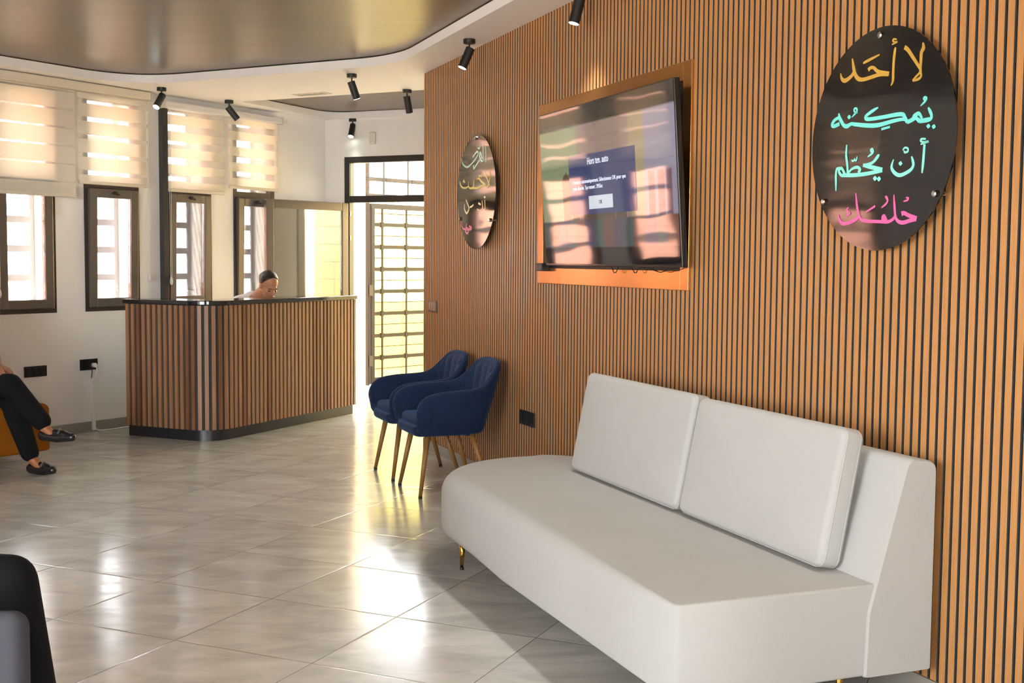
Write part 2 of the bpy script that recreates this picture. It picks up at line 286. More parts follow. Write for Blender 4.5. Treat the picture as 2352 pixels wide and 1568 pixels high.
SIGN_NEAR = [[[(.2082,.2865,.006),(.2111,.2689,.015),(.2023,.2569,.0135),(.2009,.2302,.012),(.1998,.1985,.0105),(.2027,.1907,.009),(.2032,.1809,.009),(.1907,.174,.0091),(.165,.1719,.0061)],[(.1205,.286,.0139),(.138,.2745,.0138),(.1693,.2399,.0122),(.1984,.2061,.0105),(.2025,.1957,.0075)],[(.2025,.1957,.0075),(.1828,.1849,.0076),(.1649,.1726,.0076)],[(.0763,.2932,.0047),(.0736,.2823,.011),(.0695,.2526,.011),(.0681,.2149,.011),(.0675,.1846,.0101),(.0584,.1706,.0025)],[(.0809,.3176,.0047),(.0673,.3211,.0063),(.0616,.317,.0057),(.0697,.3111,.0063),(.0852,.3093,.0056),(.0583,.3049,.0044)],[(-.0891,.2663,.0067),(-.0624,.2714,.0099),(-.0039,.2818,.0048)],[(-.0609,.2386,.0132),(-.0489,.2447,.0115),(-.0324,.2423,.0114),(-.0074,.2257,.013),(.0468,.2116,.0143)],[(.0449,.2106,.0143),(.001,.2155,.0129),(-.0557,.2118,.0132),(-.0888,.2111,.0133),(-.1143,.2173,.0151),(-.132,.2356,.0152),(-.1416,.2609,.0136),(-.1494,.2912,.0051)],[(-.1367,.2442,.0135),(-.1532,.2306,.0136),(-.1852,.2204,.0155),(-.2054,.2298,.0121),(-.2128,.2497,.0042)]],
[[(.2056,.0873,.003),(.218,.0944,.0066),(.2267,.1007,.009),(.2318,.1086,.0089),(.2244,.1132,.0066),(.2191,.109,.006),(.2248,.1034,.006)],[(.2421,.0781,.0059),(.2498,.0675,.0118),(.2575,.0545,.0118),(.2563,.0425,.0118),(.2367,.0397,.0149),(.2041,.0395,.0136)],[(.2041,.0395,.0151),(.189,.0497,.0121),(.1739,.0563,.0122),(.1883,.0646,.0106),(.2012,.0632,.0121),(.2147,.047,.009)],[(.1992,.0671,.0036),(.1814,.053,.0137),(.1595,.0454,.0138),(.1446,.0433,.0139)],[(-.0042,.1067,.0049),(-.0302,.0993,.0115),(-.0626,.0873,.0116),(-.0685,.0787,.0133),(-.0496,.0728,.0132),(.0194,.0718,.0129),(.113,.0717,.014),(.1326,.0583,.0139),(.1426,.0447,.0123)],[(.1446,.0433,.0139),(.129,.0537,.0108),(.0792,.0539,.0126),(.0004,.048,.0146),(-.0611,.053,.0149),(-.1289,.0639,.0135)],[(-.1289,.0639,.0135),(-.1462,.0671,.0119),(-.1675,.0612,.0154),(-.1874,.0659,.0138),(-.2035,.0838,.0139),(-.2129,.0956,.0139),(-.218,.1111,.0052)],[(-.2086,.0979,.0104),(-.2394,.0903,.0123),(-.2545,.0755,.0141),(-.243,.0689,.0141),(-.212,.0739,.0139)],[(-.1678,.0932,.0014),(-.158,.0916,.0154),(-.1482,.09,.0014)],[(-.1428,.0894,.0034),(-.1262,.0996,.0085),(-.1159,.109,.0084),(-.1205,.1175,.0074),(-.1311,.1161,.0068),(-.1286,.1065,.0068),(-.1135,.1021,.0061)],[(.0171,.0322,.0081),(.0605,.036,.0079)],[(.2376,.0206,.0012),(.2466,.0192,.0148),(.2556,.0178,.0012)],[(.2628,.0168,.0012),(.2717,.0154,.0147),(.2806,.014,.0012)]],
[[(.2298,-.0362,.0096),(.2275,-.0715,.0103),(.2251,-.103,.0103),(.2222,-.1266,.0058)],[(.2349,-.0196,.0058),(.2154,-.0178,.0064),(.2117,-.0241,.0065),(.2276,-.0294,.0071),(.2488,-.0287,.007),(.2122,-.0347,.0045)],[(.1269,-.0461,.0047),(.1367,-.0388,.006),(.1511,-.0427,.0066),(.1515,-.0521,.0066),(.1374,-.0542,.0073),(.1331,-.0479,.0046)],[(.1703,-.0697,.0049),(.1769,-.0836,.0105),(.1797,-.0998,.0114),(.1644,-.1147,.0115),(.1203,-.1267,.0127),(.091,-.118,.0128),(.0734,-.0977,.0109),(.0828,-.0724,.0034)],[(.1081,-.0873,.0013),(.1174,-.0886,.015),(.1266,-.0898,.0013)],[(-.0512,-.0538,.0043),(-.0339,-.0467,.0077),(-.0233,-.0392,.0077),(-.0281,-.029,.007),(-.0367,-.0325,.007),(-.0298,-.0406,.007)],[(.0098,-.0516,.0052),(.0014,-.0565,.0122),(-.0175,-.0717,.0105),(-.0391,-.0786,.0106),(-.0745,-.0816,.0107)],[(-.0746,-.0802,.0107),(-.0387,-.0884,.0141),(.0271,-.1027,.0138)],[(.0272,-.1041,.0138),(-.0072,-.1074,.0133),(-.0599,-.1109,.0135),(-.1231,-.1111,.0138),(-.1696,-.1082,.014),(-.1931,-.1081,.0112)],[(-.1604,-.1044,.0092),(-.1333,-.0889,.0091),(-.106,-.0851,.0108),(-.0897,-.0948,.0108),(-.1006,-.104,.0108)],[(-.1671,-.0029,.0052),(-.1688,-.0403,.0103),(-.1607,-.0755,.0103),(-.1579,-.1075,.0092)],[(-.1931,-.1081,.0112),(-.208,-.0926,.0112),(-.1942,-.0818,.0104),(-.1745,-.1035,.0111)],[(-.1942,-.0833,.0104),(-.218,-.0831,.0112),(-.2244,-.1003,.0105),(-.2232,-.1296,.0098),(-.2219,-.1605,.0053)],[(-.1369,-.0571,.0044),(-.1321,-.0618,.0073),(-.1231,-.0596,.0058),(-.1211,-.0526,.0044)],[(-.1231,-.0596,.0058),(-.1116,-.0605,.0072),(-.1076,-.0479,.0043)],[(-.0189,-.1284,.0014),(-.0084,-.1296,.0168),(.0021,-.1308,.0014)],[(.0017,-.1311,.0014),(.0121,-.1323,.0167),(.0225,-.1335,.0014)]],
[[(.1301,-.2532,.0167),(.1422,-.2509,.0133),(.1669,-.2599,.0132),(.2032,-.2704,.0146)],[(.2013,-.2717,.0146),(.1716,-.2762,.0132),(.1354,-.2819,.0133),(.1104,-.2744,.0118),(.0993,-.2577,.0101),(.0937,-.2246,.0095),(.0892,-.1889,.0041)],[(.0993,-.2577,.0094),(.0894,-.2683,.0108),(.0688,-.276,.0109),(.0475,-.2754,.0138),(.0342,-.2639,.0104),(.0424,-.2558,.0103),(.0559,-.2728,.0103)],[(.0476,-.2767,.012),(.0001,-.274,.0112),(-.0529,-.2711,.0121),(-.0801,-.2632,.0108),(-.0922,-.2457,.0108),(-.1026,-.2167,.0101),(-.1104,-.1734,.0043)],[(-.0896,-.2544,.0101),(-.1073,-.2653,.0116),(-.1484,-.2756,.0125),(-.1812,-.2762,.0126),(-.2009,-.2596,.0105),(-.2039,-.2448,.0045)],[(-.1484,-.2221,.0051),(-.1597,-.2289,.0066),(-.1477,-.2366,.0073),(-.1405,-.2441,.0066),(-.1611,-.2506,.0052)],[(-.0519,-.2414,.0071),(-.0043,-.2221,.007)],[(.1385,-.2129,.004),(.1566,-.2097,.0066),(.1623,-.2032,.0066),(.1501,-.2013,.0053)],[(.0284,-.2289,.0041),(.0493,-.2187,.0076),(.0594,-.2067,.0082),(.0525,-.1954,.0103),(.0461,-.1951,.0069)]]]
SIGN_FAR = [[[(.1839,.2851,.0093),(.1916,.1746,.008)],[(.132,.3032,.0094),(.1396,.1997,.008),(.105,.1946,.0094),(.0695,.2246,.0095),(.0865,.2506,.0095),(.1164,.2054,.0081)],[(.0699,.2011,.0095),(.0231,.181,.0109),(-.0362,.1536,.0138),(-.0486,.1783,.0097)],[(-.0616,.2309,.0097),(.0217,.2599,.0096),(.0398,.2387,.0095),(-.0251,.2083,.0097),(-.0852,.1889,.0098),(-.1709,.173,.0127),(-.2591,.1975,.0115),(-.2915,.2366,.0072)],[(.0331,.2825,.0068),(.0685,.2756,.0095),(.08,.2902,.0081)]],
[[(.2604,.1197,.0118),(.269,.079,.0118),(.2451,.0421,.0105),(.2173,.0186,.0093)],[(.1527,.1173,.0134),(.1932,.0914,.0119),(.2393,.0501,.0105),(.2677,.0312,.0079)],[(.2173,.0186,.0079),(.2453,.0267,.0092),(.2621,.0334,.0079)],[(.0248,.0824,.0082),(.0602,.0841,.0136),(.1074,.0617,.0135),(.1828,.0371,.0146)],[(.1828,.036,.0133),(.1079,.0324,.0135),(.0258,.0239,.0151),(-.0582,.0296,.0139),(-.0947,.0296,.0126)],[(-.041,.0824,.0069),(-.0345,.0582,.0111),(-.0522,.0313,.0125),(-.1069,.0302,.0126),(-.1416,.0442,.0099),(-.1471,.0767,.0056)],[(-.1416,.0442,.0099),(-.2062,.0376,.0128),(-.2694,.0451,.013),(-.3107,.0659,.0131),(-.3239,.0913,.0058)],[(.0564,.1017,.0027),(.0717,.0999,.0176),(.0869,.0981,.0027)],[(.0893,.098,.0027),(.1045,.0963,.0175),(.1196,.0945,.0027)],[(-.2574,.084,.0029),(-.2447,.0825,.0144),(-.232,.0809,.0029)],[(-.232,.0785,.0029),(-.2194,.0769,.0143),(-.2068,.0754,.0029)],[(-.2473,.0908,.0029),(-.2347,.0892,.0143),(-.222,.0876,.0029)]],
[[(.1731,-.0586,.008),(.1801,-.1249,.008)],[(.159,-.0397,.0027),(.1728,-.0411,.016),(.1866,-.0425,.0027)],[(.1212,-.0602,.0094),(.128,-.1112,.0094),(.0757,-.123,.0095),(.0282,-.1114,.0082)],[(.0501,-.0759,.0027),(.0631,-.0773,.015),(.076,-.0786,.0027)],[(.0737,-.0816,.0027),(.0867,-.083,.0149),(.0996,-.0843,.0027)],[(-.0442,-.0807,.0097),(-.0804,-.0913,.0112),(-.1171,-.0938,.0098)],[(-.1924,-.0422,.0085),(-.1419,-.0888,.0099),(-.1354,-.1093,.0113),(-.1784,-.132,.0142),(-.2228,-.1019,.0115),(-.2233,-.0693,.0072)]],
[[(-.2915,-.1815,.0102),(-.2524,-.2318,.013),(-.0902,-.2395,.0168)],[(-.1773,-.201,.0114),(-.2016,-.2492,.0129),(-.1576,-.2664,.0128),(-.1393,-.2424,.0127),(-.1832,-.2252,.0114)],[(-.1274,-.2185,.0113),(-.0781,-.2317,.0168),(-.1146,-.243,.0127)]]]
# ================================================================ THE ROOM
# floor
CB = [LW(-9.3, 0), LW(2.95, 0), BKO+DB*4.7, RW(-7.3, -.3)]
bm = B(); fl = [LW(-9.4, -.42), LW(3.3, -.42), BKO+DB*4.8+Vector((.1, 1.2, 0)), RW(-7.4, -.4)]
prism(bm, [(p.x, p.y) for p in fl[::-1]], -.12, 0); struct(obj('floor', bm, M_FLOOR))
bm = B(); box(bm, -40, 30, -12, 45, -.3, -.13); o = struct(obj('ground_outside', bm, mat('street paving', 'A8977F', .8))); o.name = 'floor_outside'
# window wall with four openings in view and more along the room
WZ0, WZ1 = .985, 2.74
WIN = [(-.74, -.20), (.07, .62), (.895, 1.43), (1.70, 2.23)]
WIN_FAR = [(-2.45, -1.9), (-1.62, -1.07), (-5.6, -4.2), (-8.3, -6.3)]
bm = B(); s = -9.3
for a, b in sorted(WIN+WIN_FAR):
    box(bm, s, a, 0, .31, 0, 3.0); box(bm, a, b, 0, .31, 0, WZ0); box(bm, a, b, 0, .31, WZ1, 3.0); s = b
box(bm, s, 3.15, 0, .31, 0, 3.0)
struct(obj('wall_left', bm, M_WALL, loc=WLO, rot=ROT_L))
bm = B(); box(bm, -9.3, 2.88, -.012, .001, 0, .085); struct(obj('baseboard_left', bm, M_BASE, loc=WLO, rot=ROT_L, bevel=.002))
# back wall with the door opening
bm = B(); box(bm, 0, .247, 0, .2, 0, 3.0); box(bm, .247, 1.9, 0, .2, 2.445, 3.0); box(bm, 1.9, 5, 0, .2, 0, 3.0)
struct(obj('wall_back', bm, M_WALL, loc=BKO, rot=ROT_B))
bm = B(); box(bm, .02, .24, -.012, .001, 0, .085); struct(obj('baseboard_back', bm, M_BASE, loc=BKO, rot=ROT_B))
# alcove beyond the door
bm = B(); prism(bm, [(-1.675, 12.15), (-1.655, 13.42), (-1.9, 13.42), (-1.9, 12.3)][::1], 0, 3.0); struct(obj('wall_porch', bm, mat('porch cream paint', 'E9D9B4', .6)))
o = bm = B(); prism(bm, [(.15, 11.45), (.35, 11.4), (.35, 15), (.15, 15)], 0, 3.0)
def yellow_tile():
    m = mat('yellow tile', 'F0DFA8', .35); nt = m.node_tree; N = nt.nodes; L = nt.links; tc = N.new('ShaderNodeTexCoord')
    mp = N.new('ShaderNodeMapping'); mp.inputs['Rotation'].default_value = (pi/2, 0, pi/2); L.new(tc.outputs['Object'], mp.inputs[0])
    br = N.new('ShaderNodeTexBrick'); br.offset = 0; br.inputs['Scale'].default_value = 1; br.inputs['Brick Width'].default_value = .3; br.inputs['Row Height'].default_value = .2
    br.inputs['Mortar Size'].default_value = .006; br.inputs['Color1'].default_value = lin('F0DFA8'); br.inputs['Color2'].default_value = lin('EDD99C'); br.inputs['Mortar'].default_value = lin('A8A090')
    sx = N.new('ShaderNodeSeparateXYZ'); cx = N.new('ShaderNodeCombineXYZ'); L.new(tc.outputs['Object'], sx.inputs[0]); L.new(sx.outputs[1], cx.inputs[0]); L.new(sx.outputs[2], cx.inputs[1])
    L.new(cx.outputs[0], br.inputs[0]); L.new(br.outputs[0], N['Principled BSDF'].inputs['Base Color']); return m
struct(obj('wall_courtyard', bm, yellow_tile()))
# wall behind the camera, a glazed shop front
P0 = RW(-7.3, 0); P1 = LW(-9.3, 0); DF = (P1-P0).normalized(); LF = (P1-P0).length; ROT_F = math.atan2(DF.y, DF.x)
bm = B(); cuts = [(2.7, 4.1), (6.6, 9.4)]; s = -.2
for a, b in cuts:
    if b > LF: continue
    box(bm, s, a, 0, .24, 0, 3.0); box(bm, a, b, 0, .24, 0, .5); box(bm, a, b, 0, .24, 2.6, 3.0); s = b
box(bm, s, LF+.2, 0, .24, 0, 3.0); 
struct(obj('wall_front', bm, M_WALL, loc=P0, rot=ROT_F))
for k, (a, b) in enumerate(cuts):
    if b > LF: continue
    bm = B()
    for q in (a, (a+b)/2-.03, b-.06): box(bm, q, q+.06, .05, .12, .5, 2.6)
    box(bm, a, b, .05, .12, .5, .56); box(bm, a, b, .05, .12, 2.54, 2.6)
    w = struct(obj('window_%d' % (9+k), bm, M_ALUD, loc=P0, rot=ROT_F))
# slat wall: felt backing, oak slats, partition body and return
SE, SS = 5.545, -7.2
bm = B(); box(bm, -SE, -SS, .012, .15, 0, HC+.1, 1)
x = -SE; k = 0
while x < -SS-.04:
    box(bm, x, x+.0275, -.0, .013, .075, HC, 1); bm.faces.ensure_lookup_table(); bm.faces[-4].material_index = 0; x += .04
box(bm, -SE, -SS, .0122, .012, .01, HC, 1)
struct(obj('wall_right', bm, [M_SLAT, M_FELT], loc=WRO, rot=ROT_R))
bm = B(); box(bm, -SE, -SS, -.002, .012, 0, .072); struct(obj('baseboard_right', bm, M_BASE, loc=WRO, rot=ROT_R, bevel=.001))
bm = B(); box(bm, -SE-.002, -SE+.14, .15, 3.3, 0, HC+.1); struct(obj('wall_return', bm, M_WALL, loc=WRO, rot=ROT_R))
# ceiling: soffit with two recesses holding the glossy brown panels
rec1 = [Vector((-3.45, 9.25)), Vector((-2.75, 9.86)), Vector((-.82, 8.62))]
L0 = LW(0, .58); e = LW(-8.6, .26); f = RW(-6.6, .30)
r1 = [(e.x, e.y), (LW(-.35, .62).x, LW(-.35, .62).y)]
far_d = Vector((.89, -.456))
# rounded corners at the two far ends
cA = Vector((-3.085, 9.786)); cB = Vector((-.833, 8.635))
R1 = smooth_closed([(f.x, f.y), (cB.x, cB.y), (cA.x, cA.y), (e.x, e.y)], [.5, .38, .52, .5], 10)
R2 = smooth_closed([(-2.44, 10.74), (-1.83, 12.02), (1.2, 10.76), (1.2, 8.95)][::1], [.06, .28, .1, .1], 8)
def fill_holes(outer, holes, z0, z1):
    bm = B(); es = []
    def loop(P, z):
        v = [bm.verts.new((x, y, z)) for x, y in P]; return v, [bm.edges.new((v[i], v[(i+1) % len(v)])) for i in range(len(v))]
    for z in (z0, z1):
        al = []; lv = []
        for P in [outer]+holes: v, ee = loop(P, z); al += ee; lv.append(v)
        bmesh.ops.triangle_fill(bm, edges=al, use_beauty=True, use_dissolve=False); es.append(lv)
    for a, b in zip(*es):
        for i in range(len(a)): bm.faces.new((a[i], a[(i+1) % len(a)], b[(i+1) % len(b)], b[i]))
    return bm
outer = [(p.x, p.y) for p in (LW(-9.5, -.2), LW(3.2, -.2), BKO+DB*4.8+Vector((0, .3, 0)), RW(-7.4, -.3))]
ceil = struct(obj('ceiling', fill_holes(outer, [R1, R2], HC, HC+.062), M_CEIL))
for RP in (R1, R2):
    bm = B(); q = RP; prism(bm, inset_poly(q, -.06 if sum((q[i][0]*q[(i+1) % len(q)][1]-q[(i+1) % len(q)][0]*q[i][1]) for i in range(len(q))) > 0 else .06), HC+.068, HC+.09)
    p = obj('recess_panel', bm, M_BROWN, ceil)
bm = B(); prism(bm, [(p.x, p.y) for p in (LW(-9.5, -.40), LW(3.1, -.40), BKO+DB*4.8+Vector((.1, .3, 0)), RW(-7.5, -.3))][::-1], HC+.15, HC+.3); struct(obj('ceiling_slab', bm, M_FELT)).name = 'ceiling_slab'
# ---------------------------------------------------------------- windows
def make_window(n, a, b, tilt, inview=True):
    t = bpy.data.objects.new('window_%d' % n, None); COL.objects.link(t); t.location = LW(a, 0, WZ0); t.rotation_euler = (0, 0, ROT_L); struct(t)
    w = b-a; h = WZ1-WZ0; fw = .045; tz = 1.0
    bm = B(); box(bm, 0, fw, -.006, .06, 0, h); box(bm, w-fw, w, -.006, .06, 0, h); box(bm, fw, w-fw, -.006, .06, 0, fw); box(bm, fw, w-fw, -.006, .06, h-fw, h)
    box(bm, fw, w-fw, -.004, .06, tz, tz+.06); obj('window_frame', bm, M_FRAME, t, bevel=.003)
    bm = B(); box(bm, fw, w-fw, .03, .036, tz+.06, h-fw); obj('pane', bm, M_GLASS, t)
    M = Matrix.Translation((0, -.004, fw-.01)) @ Matrix.Rotation(radians(tilt), 4, 'X'); sw_ = .072; x0, x1, z1 = fw-.012, w-fw+.012, tz-fw+.01
    bm = B(); box(bm, x0, x0+sw_, -.02, .03, 0, z1, 0, M); box(bm, x1-sw_, x1, -.02, .03, 0, z1, 0, M); box(bm, x0+sw_, x1-sw_, -.02, .03, 0, sw_, 0, M); box(bm, x0+sw_, x1-sw_, -.02, .03, z1-sw_, z1, 0, M)
    sash = obj('sash', bm, M_ALU, t, bevel=.006)
    bm = B(); box(bm, x0+sw_, x1-sw_, .003, .009, sw_, z1-sw_, 0, M); obj('pane', bm, M_GLASS, sash)
    bm = B(); zc = z1-.03; xm = (x0+x1)/2; box(bm, xm-.012, xm+.012, -.034, -.02, zc-.014, zc+.014, 0, M); tube(bm, [M @ Vector((xm-.035, -.032, zc)), M @ Vector((xm+.03, -.036, zc-.012))], .007, 8)
    obj('latch', bm, M_BLACK, sash)
    bm = B()
    for x in (.0, w-.045): box(bm, x, x+.055, .265, .28, 0, h)
    z = .02
    while z < h-.03: box(bm, .04, w-.04, .26, .28, z-.004, z+.05); z += .2315
    z = .13
    while z < h-.03: box(bm, .02, w-.03, .268, .274, z, z+.004); z += .2315
    obj('grille', bm, M_GREY, t)
    return t
for n, ((a, b), tl) in enumerate(zip(WIN, (0, 1.2, 1.2, 1.2))): make_window(n+1, a, b, tl)
for n, (a, b) in enumerate(WIN_FAR): make_window(n+5, a, b, 0)
# steel post beside the third window
bm = B(); box(bm, .84, .893, -.055, 0, .9, HC-.055); t = struct(obj('trim_1', bm, mat('post steel', '4C4A4A', .3, metal=.5), loc=WLO, rot=ROT_L, bevel=.003))
# ---------------------------------------------------------------- door: frame, transom light, open leaf
d1 = bpy.data.objects.new('door_1', None); COL.objects.link(d1); d1.location = BKO+DB*.247; d1.rotation_euler = (0, 0, ROT_B); struct(d1)
bm = B(); W_ = 1.653; H_ = 2.445
box(bm, 0, .06, -.01, .07, 0, H_); box(bm, W_-.06, W_, -.01, .07, 0, H_); box(bm, .06, W_-.06, -.01, .07, H_-.06, H_); box(bm, .06, W_-.06, -.01, .07, 1.992, 2.058)
fr = obj('door_frame', bm, M_ALUD, d1, bevel=.003)
bm = B(); box(bm, .06, W_-.06, .03, .036, 2.058, H_-.06); obj('transom_pane', bm, M_GLASS, fr)
for z in (1.86, 1.62): bm = B(); box(bm, .06, .064, 0, .012, z, z+.04); obj('hinge', bm, M_CHROME, fr)
hp = Vector((-1.655, 11.93, 0)); ep = Vector((-2.32, 11.20, 0)); dl = ep-hp; LL = dl.length
lf = obj('door_leaf', B(), M_ALU, None); bpy.data.objects.remove(lf)
lf = bpy.data.objects.new('door_2', None); COL.objects.link(lf); lf.location = hp; lf.rotation_euler = (0, 0, math.atan2(dl.y, dl.x)); struct(lf)
bm = B(); box(bm, 0, .075, -.022, .022, .01, 1.985); box(bm, LL-.085, LL, -.022, .022, .01, 1.985); box(bm, .075, LL-.085, -.022, .022, 1.905, 1.985); box(bm, .075, LL-.085, -.022, .022, .01, .2)
lfr = obj('leaf_frame', bm, M_ALU, lf, bevel=.005)
bm = B(); box(bm, .075, LL-.085, -.004, .004, .2, 1.905); obj('pane', bm, glass('door glass', (.93, .92, .86, 1), .26), lf)
bm = B(); tube(bm, [(LL-.045, -.06, .95), (LL-.045, -.06, 1.2)], .011, 8); tube(bm, [(LL-.045, -.06, .97), (LL-.045, -.02, .97)], .008, 8); tube(bm, [(LL-.045, -.06, 1.18), (LL-.045, -.02, 1.18)], .008, 8); obj('door_handle', bm, M_BLACK, lf)
# ---------------------------------------------------------------- iron gate in the porch
GA = radians(42); gt = thing('security_gate', 'dark iron barred gate with yellow glass panes beyond the open door', 'gate', (-1.634, 13.467, 0), pi/2-GA)
GL = 1.75; M_IRON = mat('iron paint', '1C1815', .6, spec=.3)
bm = B()
box(bm, -.02, .0, -.03, .03, 0, 2.75); box(bm, .035, .085, -.025, .025, .01, 2.02); box(bm, GL, GL+.05, -.025, .025, .01, 2.75)
box(bm, .085, GL, -.02, .02, .02, .085); box(bm, .035, GL, -.02, .02, 2.0, 2.06); box(bm, -.02, GL, -.02, .02, 2.12, 2.17); box(bm, -.02, GL, -.02, .02, 2.31, 2.355); box(bm, -.02, GL, -.02, .02, 2.70, 2.75)
gf = obj('gate_frame', bm, M_IRON, gt, bevel=.003)
bm = B()
for k in range(8): z = .308+.2525*k; box(bm, .085, GL, -.012, .012, z-.02, z+.02) if k < 7 else None
for k in range(8): z = .182+.2525*k; box(bm, .085, GL, -.003, .003, z-.004, z+.004)
obj('cross_bars', bm, M_IRON, gt)
bm = B()
for x in (.21, .585, .98, 1.36):
    box(bm, x-.008, x+.008, -.016, .0, .085, 2.0); box(bm, x+.02, x+.034, -.01, .006, 2.17, 2.7)
    for k in range(7): z = .308+.2525*k; box(bm, x-.02, x+.02, -.018, .014, z-.03, z+.03)
obj('upright_bars', bm, M_IRON, gt)
bm = B(); box(bm, .085, GL, .022, .028, .085, 2.0); obj('pane', bm, glass('yellow glass', (1.0, .92, .48, 1), .03, 0, .12), gt)
for z in (.22, 1.02): bm = B(); box(bm, -.012, .04, -.045, -.01, z, z+.12); obj('hinge', bm, M_BLACK, gt)
# building across the street, seen in the reflections
bm = B(); box(bm, -16, -15.6, 4, 31, -.13, 8)
o = struct(obj('wall_opposite', bm, mat('pink render', 'C98F78', .8)))
# ================================================================ BLINDS
def blind(s0, s1, z0, z1, phase, sheer, label, cordside, grp='zebra blinds over the windows', cordz=1.22):
    t = thing('zebra_blind', label, 'blind', LW((s0+s1)/2, .055, z0), ROT_L, grp); w = s1-s0; z1 -= .004; h = z1-z0
    bm = B(); v = []
    nz = 2
    box(bm, -w/2, w/2, -.0006, .0006, 0, h); obj('blind_fabric', bm, blind_mat('zebra cloth %.2f' % phase, phase, sheer), t)
    bm = B(); box(bm, -w/2, w/2, -.010, .010, -.022, .006); obj('bottom_rail', bm, M_VAL, t, bevel=.003)
    if cordside is not None:
        x = cordside; bm = B(); tube(bm, [(x-.008, -.012, h), (x-.008, -.012, cordz-z0+.06), (x, -.012, cordz-z0+.02), (x+.008, -.012, cordz-z0+.06), (x+.008, -.012, h)], .0018, 6)
        c = obj('pull_cord', bm, M_WHITE, t)
        bm = B(); prof = [(.002, .05), (.009, .035), (.014, .012), (.014, -.008), (.009, -.024), (.002, -.03)]
        tube(bm, [(x, -.012, cordz-z0+p[1]) for p in prof], [p[0] for p in prof], 10); obj('cord_weight', bm, M_VAL2, c, smooth=True)
    return t
blind(-.74, -.045, 1.92, 2.745, .37, .10, 'cream zebra blind, lowest of the four, all bands overlapped over the leftmost window', .345 if False else -.35, cordz=1.14)
blind(-.015, .675, 2.035, 2.745, .62, .24, 'cream zebra blind over the second window from the left, narrow bright gaps between bands', .335, cordz=1.25)
blind(.895, 1.535, 2.02, 2.705, .50, .42, 'cream zebra blind right of the steel post, wide bright gaps between bands', -.31, cordz=1.22)
blind(1.60, 2.225, 2.085, 2.705, .46, .42, 'cream zebra blind above the open glass door leaf, fourth from the left', None)
for s0, s1, z0, z1, mt, lb, cc in ((-.74, .69, 2.745, 2.815, M_VAL, 'long beige blind cassette over the two left windows', M_VAL), (.835, 2.253, 2.705, 2.765, M_VAL2, 'long white blind cassette over the two windows right of the post', M_VAL)):
    t = thing('blind_cassette', lb, 'blind cassette', LW((s0+s1)/2, .002, z0), ROT_L, 'blind cassettes'); w = s1-s0; h = z1-z0
    bm = B(); box(bm, -w/2+.004, w/2-.004, -.10, 0, 0, h); obj('cover', bm, mt, t, bevel=.012, seg=3)
    for x in (-w/2, w/2): bm = B(); box(bm, x-.004, x+.004, -.102, 0, -.002, h+.002); obj('end_cap', bm, cc, t)
# out of view, same cream cloth half down over the windows nearer the camera
for (s0, s1), wd in zip(WIN_FAR[:2], ('second', 'first')):
    blind(s0-.05, s1+.05, 1.95, 2.74, .4, .15, 'cream zebra blind outside the photo, over the %s window left of its edge' % wd, None, 'blinds on the windows nearer the camera')
# ================================================================ COUNTER
KO = Vector((-2.30, 9.124, 0)); KR = math.atan2(.907, .42); Lr, Ll, CT = 2.03, .87, .30
ct = thing('reception_desk', 'L-shaped reception desk clad in brown wooden slats with a black top', 'desk', KO, KR)
def desk_path(off, r=.24, k=24):
    """outer path of the desk front, from the left end round the corner to the right end, offset outward"""
    rr = r+off; c = (r, r); P = [(-off, Ll)]
    for i in range(k+1): a = pi+pi/2*i/k; P.append((c[0]+rr*cos(a), c[1]+rr*sin(a)))
    P.append((Lr, -off)); return P
def desk_poly(off, endoff=0, th=CT):
    P = desk_path(off); P[0] = (P[0][0], Ll+endoff); P[-1] = (Lr+endoff, P[-1][1])
    return P+[(Lr+endoff, th), (th, th), (th, Ll+endoff)]
bm = B(); prism(bm, desk_poly(-.03), .0, .085); obj('plinth', bm, M_PLINTH, ct)
bm = B(); prism(bm, desk_poly(-.0135), .085, 1.06); obj('carcass', bm, M_FELT, ct)
bm = B(); prism(bm, desk_poly(.018, .012, CT+.02), 1.062, 1.097); obj('countertop', bm, M_TOP, ct, bevel=.006, seg=3)
bm = B(); box(bm, Lr-.001, Lr+.011, -.004, CT, .085, 1.06); obj('end_panel', bm, mat('end panel cream', 'E8DECB', .5), ct)
path = desk_path(0, k=16); seg = [(Vector(path[i]), Vector(path[i+1])) for i in range(len(path)-1)]; tot = sum((b-a).length for a, b in seg)
def along(d):
    for a, b in seg:
        l = (b-a).length
        if d <= l+1e-6: t = (b-a).normalized(); return a+t*d, t
        d -= l
    return seg[-1][1], (seg[-1][1]-seg[-1][0]).normalized()
bm = B(); d = .020; k = 0
while d < tot-.012:
    p, t = along(d); n = Vector((-t.y, t.x)) ; M = Matrix(((t.x, n.x, 0, p.x), (t.y, n.y, 0, p.y), (0, 0, 1, 0), (0, 0, 0, 1)))
    box(bm, -.0152, .0152, 0, .0135, .088, 1.058, random.choice((0, 0, 0, 1)), M); d += .0545; k += 1
obj('slats', bm, [M_WALNUT, M_WALNUT2], ct)
bm = B(); prism(bm, [(CT, CT), (Lr-.3, CT), (Lr-.3, CT+.38), (CT, CT+.38)], .72, .745); obj('work_surface', bm, M_WHITE, ct)
